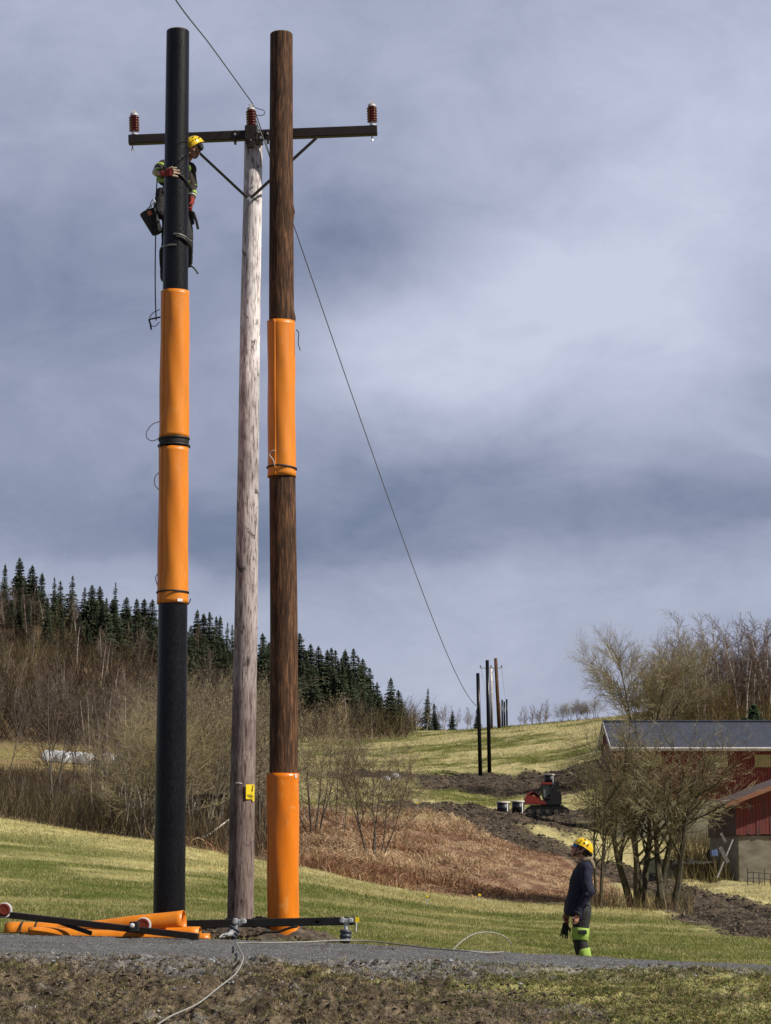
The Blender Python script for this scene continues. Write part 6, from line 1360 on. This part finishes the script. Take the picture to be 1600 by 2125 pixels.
sal(BIG2, 7.0, 1350, 1884, 1440, 'budding sallow crowded against the broad one in the middle of the right group', 2.0, .92)
sal(BIG2, 7.0, 1386, 1886, 1462, 'rightmost budding sallow of the group with one thick straight trunk', 4.4, 1.05)
sal(SLIM, 6.0, 1243, 1884, 1512, 'slimmer budding sallow directly behind the standing worker', 2.2, .72)
RND = make_tree('sallow_tree', SAL, 441, 6.0, M['bark_grey'], M['twig_grey'], stems=6, spread=24, trunk_r=.045, counts=[12, 10, 8, 5, 0], split=1, buds=.3, rmin=.0105)
sal(RND, 6.0, 776, 1785, 1478, 'round bare sallow alone on the bracken bank right of the poles', 2.4, 1.0)
for px, by, top, lab, rz in ((408, 1742, 1335, 'big olive sallow directly right of the black pole', 0), (452, 1738, 1350, 'big olive sallow directly left of the pale pole', 2.1), (540, 1742, 1365, 'olive sallow seen between the pale and the brown pole', 1.2), (652, 1735, 1415, 'olive sallow just right of the brown pole', 3.0), (305, 1740, 1420, 'bare sallow touching the left edge of the black pole', 4.0), (345, 1748, 1400, 'bare sallow mostly hidden behind the black pole', 5.0)):
    p, h0 = rng.choice(MIDS); sal(p, h0, px, by, top, lab, rz, rng.uniform(.85, 1.0))
rsal = make_tree('sallow_tree', SAL, 430, 8.0, M['bark_dark'], M['twig_olive'], stems=5, spread=22, trunk_r=.10, counts=[12, 10, 8, 5, 0], split=0, buds=.6, rmin=.018)
p = at(1340, 1282, 190); z = gz(p.x, 190); place(rsal, p.x, 190, z - .1, (p.z - z) / 8.0, .5, 'large round budding sallow at the left end of the birch wood', None)
# thicket left of the poles
THK = []
for i in range(4): THK.append((make_tree('young_birch', BIR, 450 + i, 5.0, M['bark_birch'] if i % 2 == 0 else M['bark_grey'], [M['twig_grey'], M['twig_brown'], M['twig_grey'], M['twig_brown']][i], trunk_r=.034, stems=1 + i % 3, spread=13, rmin=.009, counts=[20, 6, 3, 0], split=0), 5.0))
for i in range(95):
    px = -60 + 400 * (i + rng.random()) / 95; Y = rng.uniform(79, 118); x = at(px, 1700, 1).x * Y; t, h0 = rng.choice(THK); H = (rng.uniform(3.0, 4.8) + 1.2 + (Y - 80) * .03) if px > 215 or rng.random() < .04 else rng.uniform(.9, 1.6)
    place(t, x, Y, gz(x, Y) - .05, H / h0, rng.uniform(0, 6.28), 'slender bare young tree in the thicket along the left meadow edge', 'young trees of the left thicket', tilt=(rng.gauss(0, .05), rng.gauss(0, .06)))
for i in range(16):
    px = rng.choice([rng.uniform(385, 480), rng.uniform(530, 560), rng.uniform(622, 720)]); Y = rng.uniform(92, 125); x = at(px, 1700, 1).x * Y; t, h0 = rng.choice(THK)
    place(t, x, Y, gz(x, Y) - .05, rng.uniform(3, 4.5) / h0, rng.uniform(0, 6.28), 'thin bare sapling between the sallows behind the poles', 'saplings behind the poles')
for px, by, tx, ty, lab in ((192, 1640, 136, 1440, 'pale birch leaning left in front of the white bales'), (189, 1640, 152, 1430, 'second pale birch leaning beside the first before the white bales')):
    g = ground_at(px, by + 60, 78); g = Vector((at(px, by, 92).x, 92.0, 0)); g.z = gz(g.x, 92); tpt = at(tx, ty, 92.3); dv = tpt - g; L_ = dv.length; tilt = math.atan2(dv.x, dv.z); t, h0 = THK[0]; r = place(t, g.x, g.y, g.z, L_ / h0, 0, lab, None, sxy=1.1, tilt=(0, tilt))
for px, by, top, lab in ((845, 1700, 1590, 'thin dark sapling on the top of the bracken bank'), (738, 1788, 1665, 'short dark sapling in the bracken left of the round sallow')):
    g = ground_at(px, by, 70); t, h0 = THK[3]; place(t, g.x, g.y, g.z, (at(px, top, g.y).z - g.z) / h0, 1.0, lab, None, sxy=.6)
mb = MB(); a = at(386, 1765, 80); a.z = gz(a.x, 80) + .05; mb.tube([a, at(430, 1735, 80.5), at(476, 1700, 81)], [.05, .04, .025], 7); o = mb.build('fallen_branch', M['bark_birch'], top=a, smooth=True); tag(o, 'pale fallen branch slanting up between the black and the pale pole', 'branch')
# ---- low scrub: one mesh of thin upright twigs
def scrub(name, n, y0, y1, px0, px1, H, W, cols, seed, label, keep=None, logy=True, fan=.5):
    X, Y, rs = scatter(n, y0, y1, px0, px1, seed, logy); C, w = ground_cover(X, Y); k = keep(X, Y, w, rs) if keep else np.ones(len(X), bool); X, Y = X[k], Y[k]; n = len(X)
    cl = fbm2(X * .35, Y * .2, 3, seed + .5); cols = np.array(cols); pt = fbm2(X * .06, Y * .05, 3, seed + 2.5); ci = np.clip(((pt - .25) * 2 * len(cols) + rs.normal(0, .9, n)).astype(int), 0, len(cols) - 1); c = cols[ci] * rs.uniform(.3, 1.25, (n, 1)); h = rs.uniform(H[0], H[1], n) * (.35 + 1.3 * cl)
    P = np.stack([X, Y, ground_z(X, Y) - .05], 1); t = P + np.stack([rs.normal(0, .28, n) * h * fan * 2, rs.normal(0, .28, n) * h * fan * 2, h], 1); mid = (P + t) / 2 + rs.normal(0, .05, (n, 3)) * h[:, None]
    wv = np.stack([np.full(n, 1.), rs.uniform(-.5, .5, n), np.zeros(n)], 1) * (rs.uniform(W[0], W[1], n) / 2)[:, None]
    rows = [P - wv, P + wv, mid - wv * .7, mid + wv * .7, t - wv * .25, t + wv * .25]; Fs = []; VV = []; b = 0; CC = []
    VV.append(np.stack(rows, 1)); base = np.arange(n) * 6; Fs += [np.stack([base, base + 1, base + 3, base + 2], 1), np.stack([base + 2, base + 3, base + 5, base + 4], 1)]; CC.append(np.repeat(c, 6, 0)); b = n * 6
    for f in (.3, .45, .6, .75, .88):      # side twigs
        s = P + (mid - P) * min(1, f * 2) + (t - mid) * max(0, f * 2 - 1); e = s + np.stack([rs.normal(0, .22, n), rs.normal(0, .22, n), rs.uniform(.12, .35, n)], 1) * (h * (1.1 - f))[:, None]; q = wv * .4
        VV.append(np.stack([s - q, s + q, e], 1)); bb = b + np.arange(n) * 3; Fs.append(np.stack([bb, bb + 1, bb + 2], 1)); CC.append(np.repeat(c * .95, 3, 0)); b += n * 3
    V = np.concatenate([v.reshape(-1, 3) for v in VV]); me = mesh_np(name, V, Fs, M['blade'], color=np.concatenate(CC)); o = link(name, me); return tag(o, label, 'scrub', kind='stuff')
BR = [(.20, .16, .10), (.13, .092, .065), (.24, .19, .13), (.10, .068, .052), (.17, .12, .09)]
scrub('brushwood', 12000, 76, 122, -90, 700, (.35, 1.25), (.012, .03), BR, 61, 'dense low brown brushwood filling the thicket floor at the meadow edge', keep=lambda X, Y, w, rs: rs.rand(len(X)) < w['lwood'] * np.clip((640 - (800 + 4545 * X / Y)) / 200, 0, 1))
scrub('hillside_scrub', 19000, 298, 460, -90, 880, (1.2, 5.0), (.05, .12), [(.22, .18, .10), (.15, .11, .075), (.11, .076, .060), (.19, .14, .105), (.09, .062, .052)], 62, 'brown leafless scrub clothing the left hillside between the birches', keep=lambda X, Y, w, rs: rs.rand(len(X)) < w['lwood'], logy=False, fan=.9)
scrub('hillside_scrub', 12000, 125, 240, -90, 640, (.3, 1.0), (.025, .06), BR, 63, 'brown leafless scrub in the hollow in front of the white bales', keep=lambda X, Y, w, rs: (rs.rand(len(X)) < w['lwood']))
scrub('undergrowth', 13000, 165, 270, 1270, 1720, (.5, 3.8), (.03, .07), [(.17, .12, .075), (.24, .17, .10), (.12, .08, .055), (.22, .19, .06)], 64, 'tawny undergrowth on the slope under the birch wood', keep=lambda X, Y, w, rs: rs.rand(len(X)) < w['rwood'])
scrub('undergrowth', 2600, 84, 126, 1380, 1500, (.4, 1.6), (.012, .03), [(.20, .16, .085), (.13, .10, .06), (.25, .20, .10)], 65, 'tangled olive brown bushes in the shade left of the shed', keep=lambda X, Y, w, rs: (Y > 103))
scrub('undergrowth', 700, 73, 80, 1195, 1420, (.2, .9), (.010, .02), [(.24, .18, .11), (.17, .10, .07), (.30, .25, .14)], 66, 'dry stalks round the feet of the right sallow group')
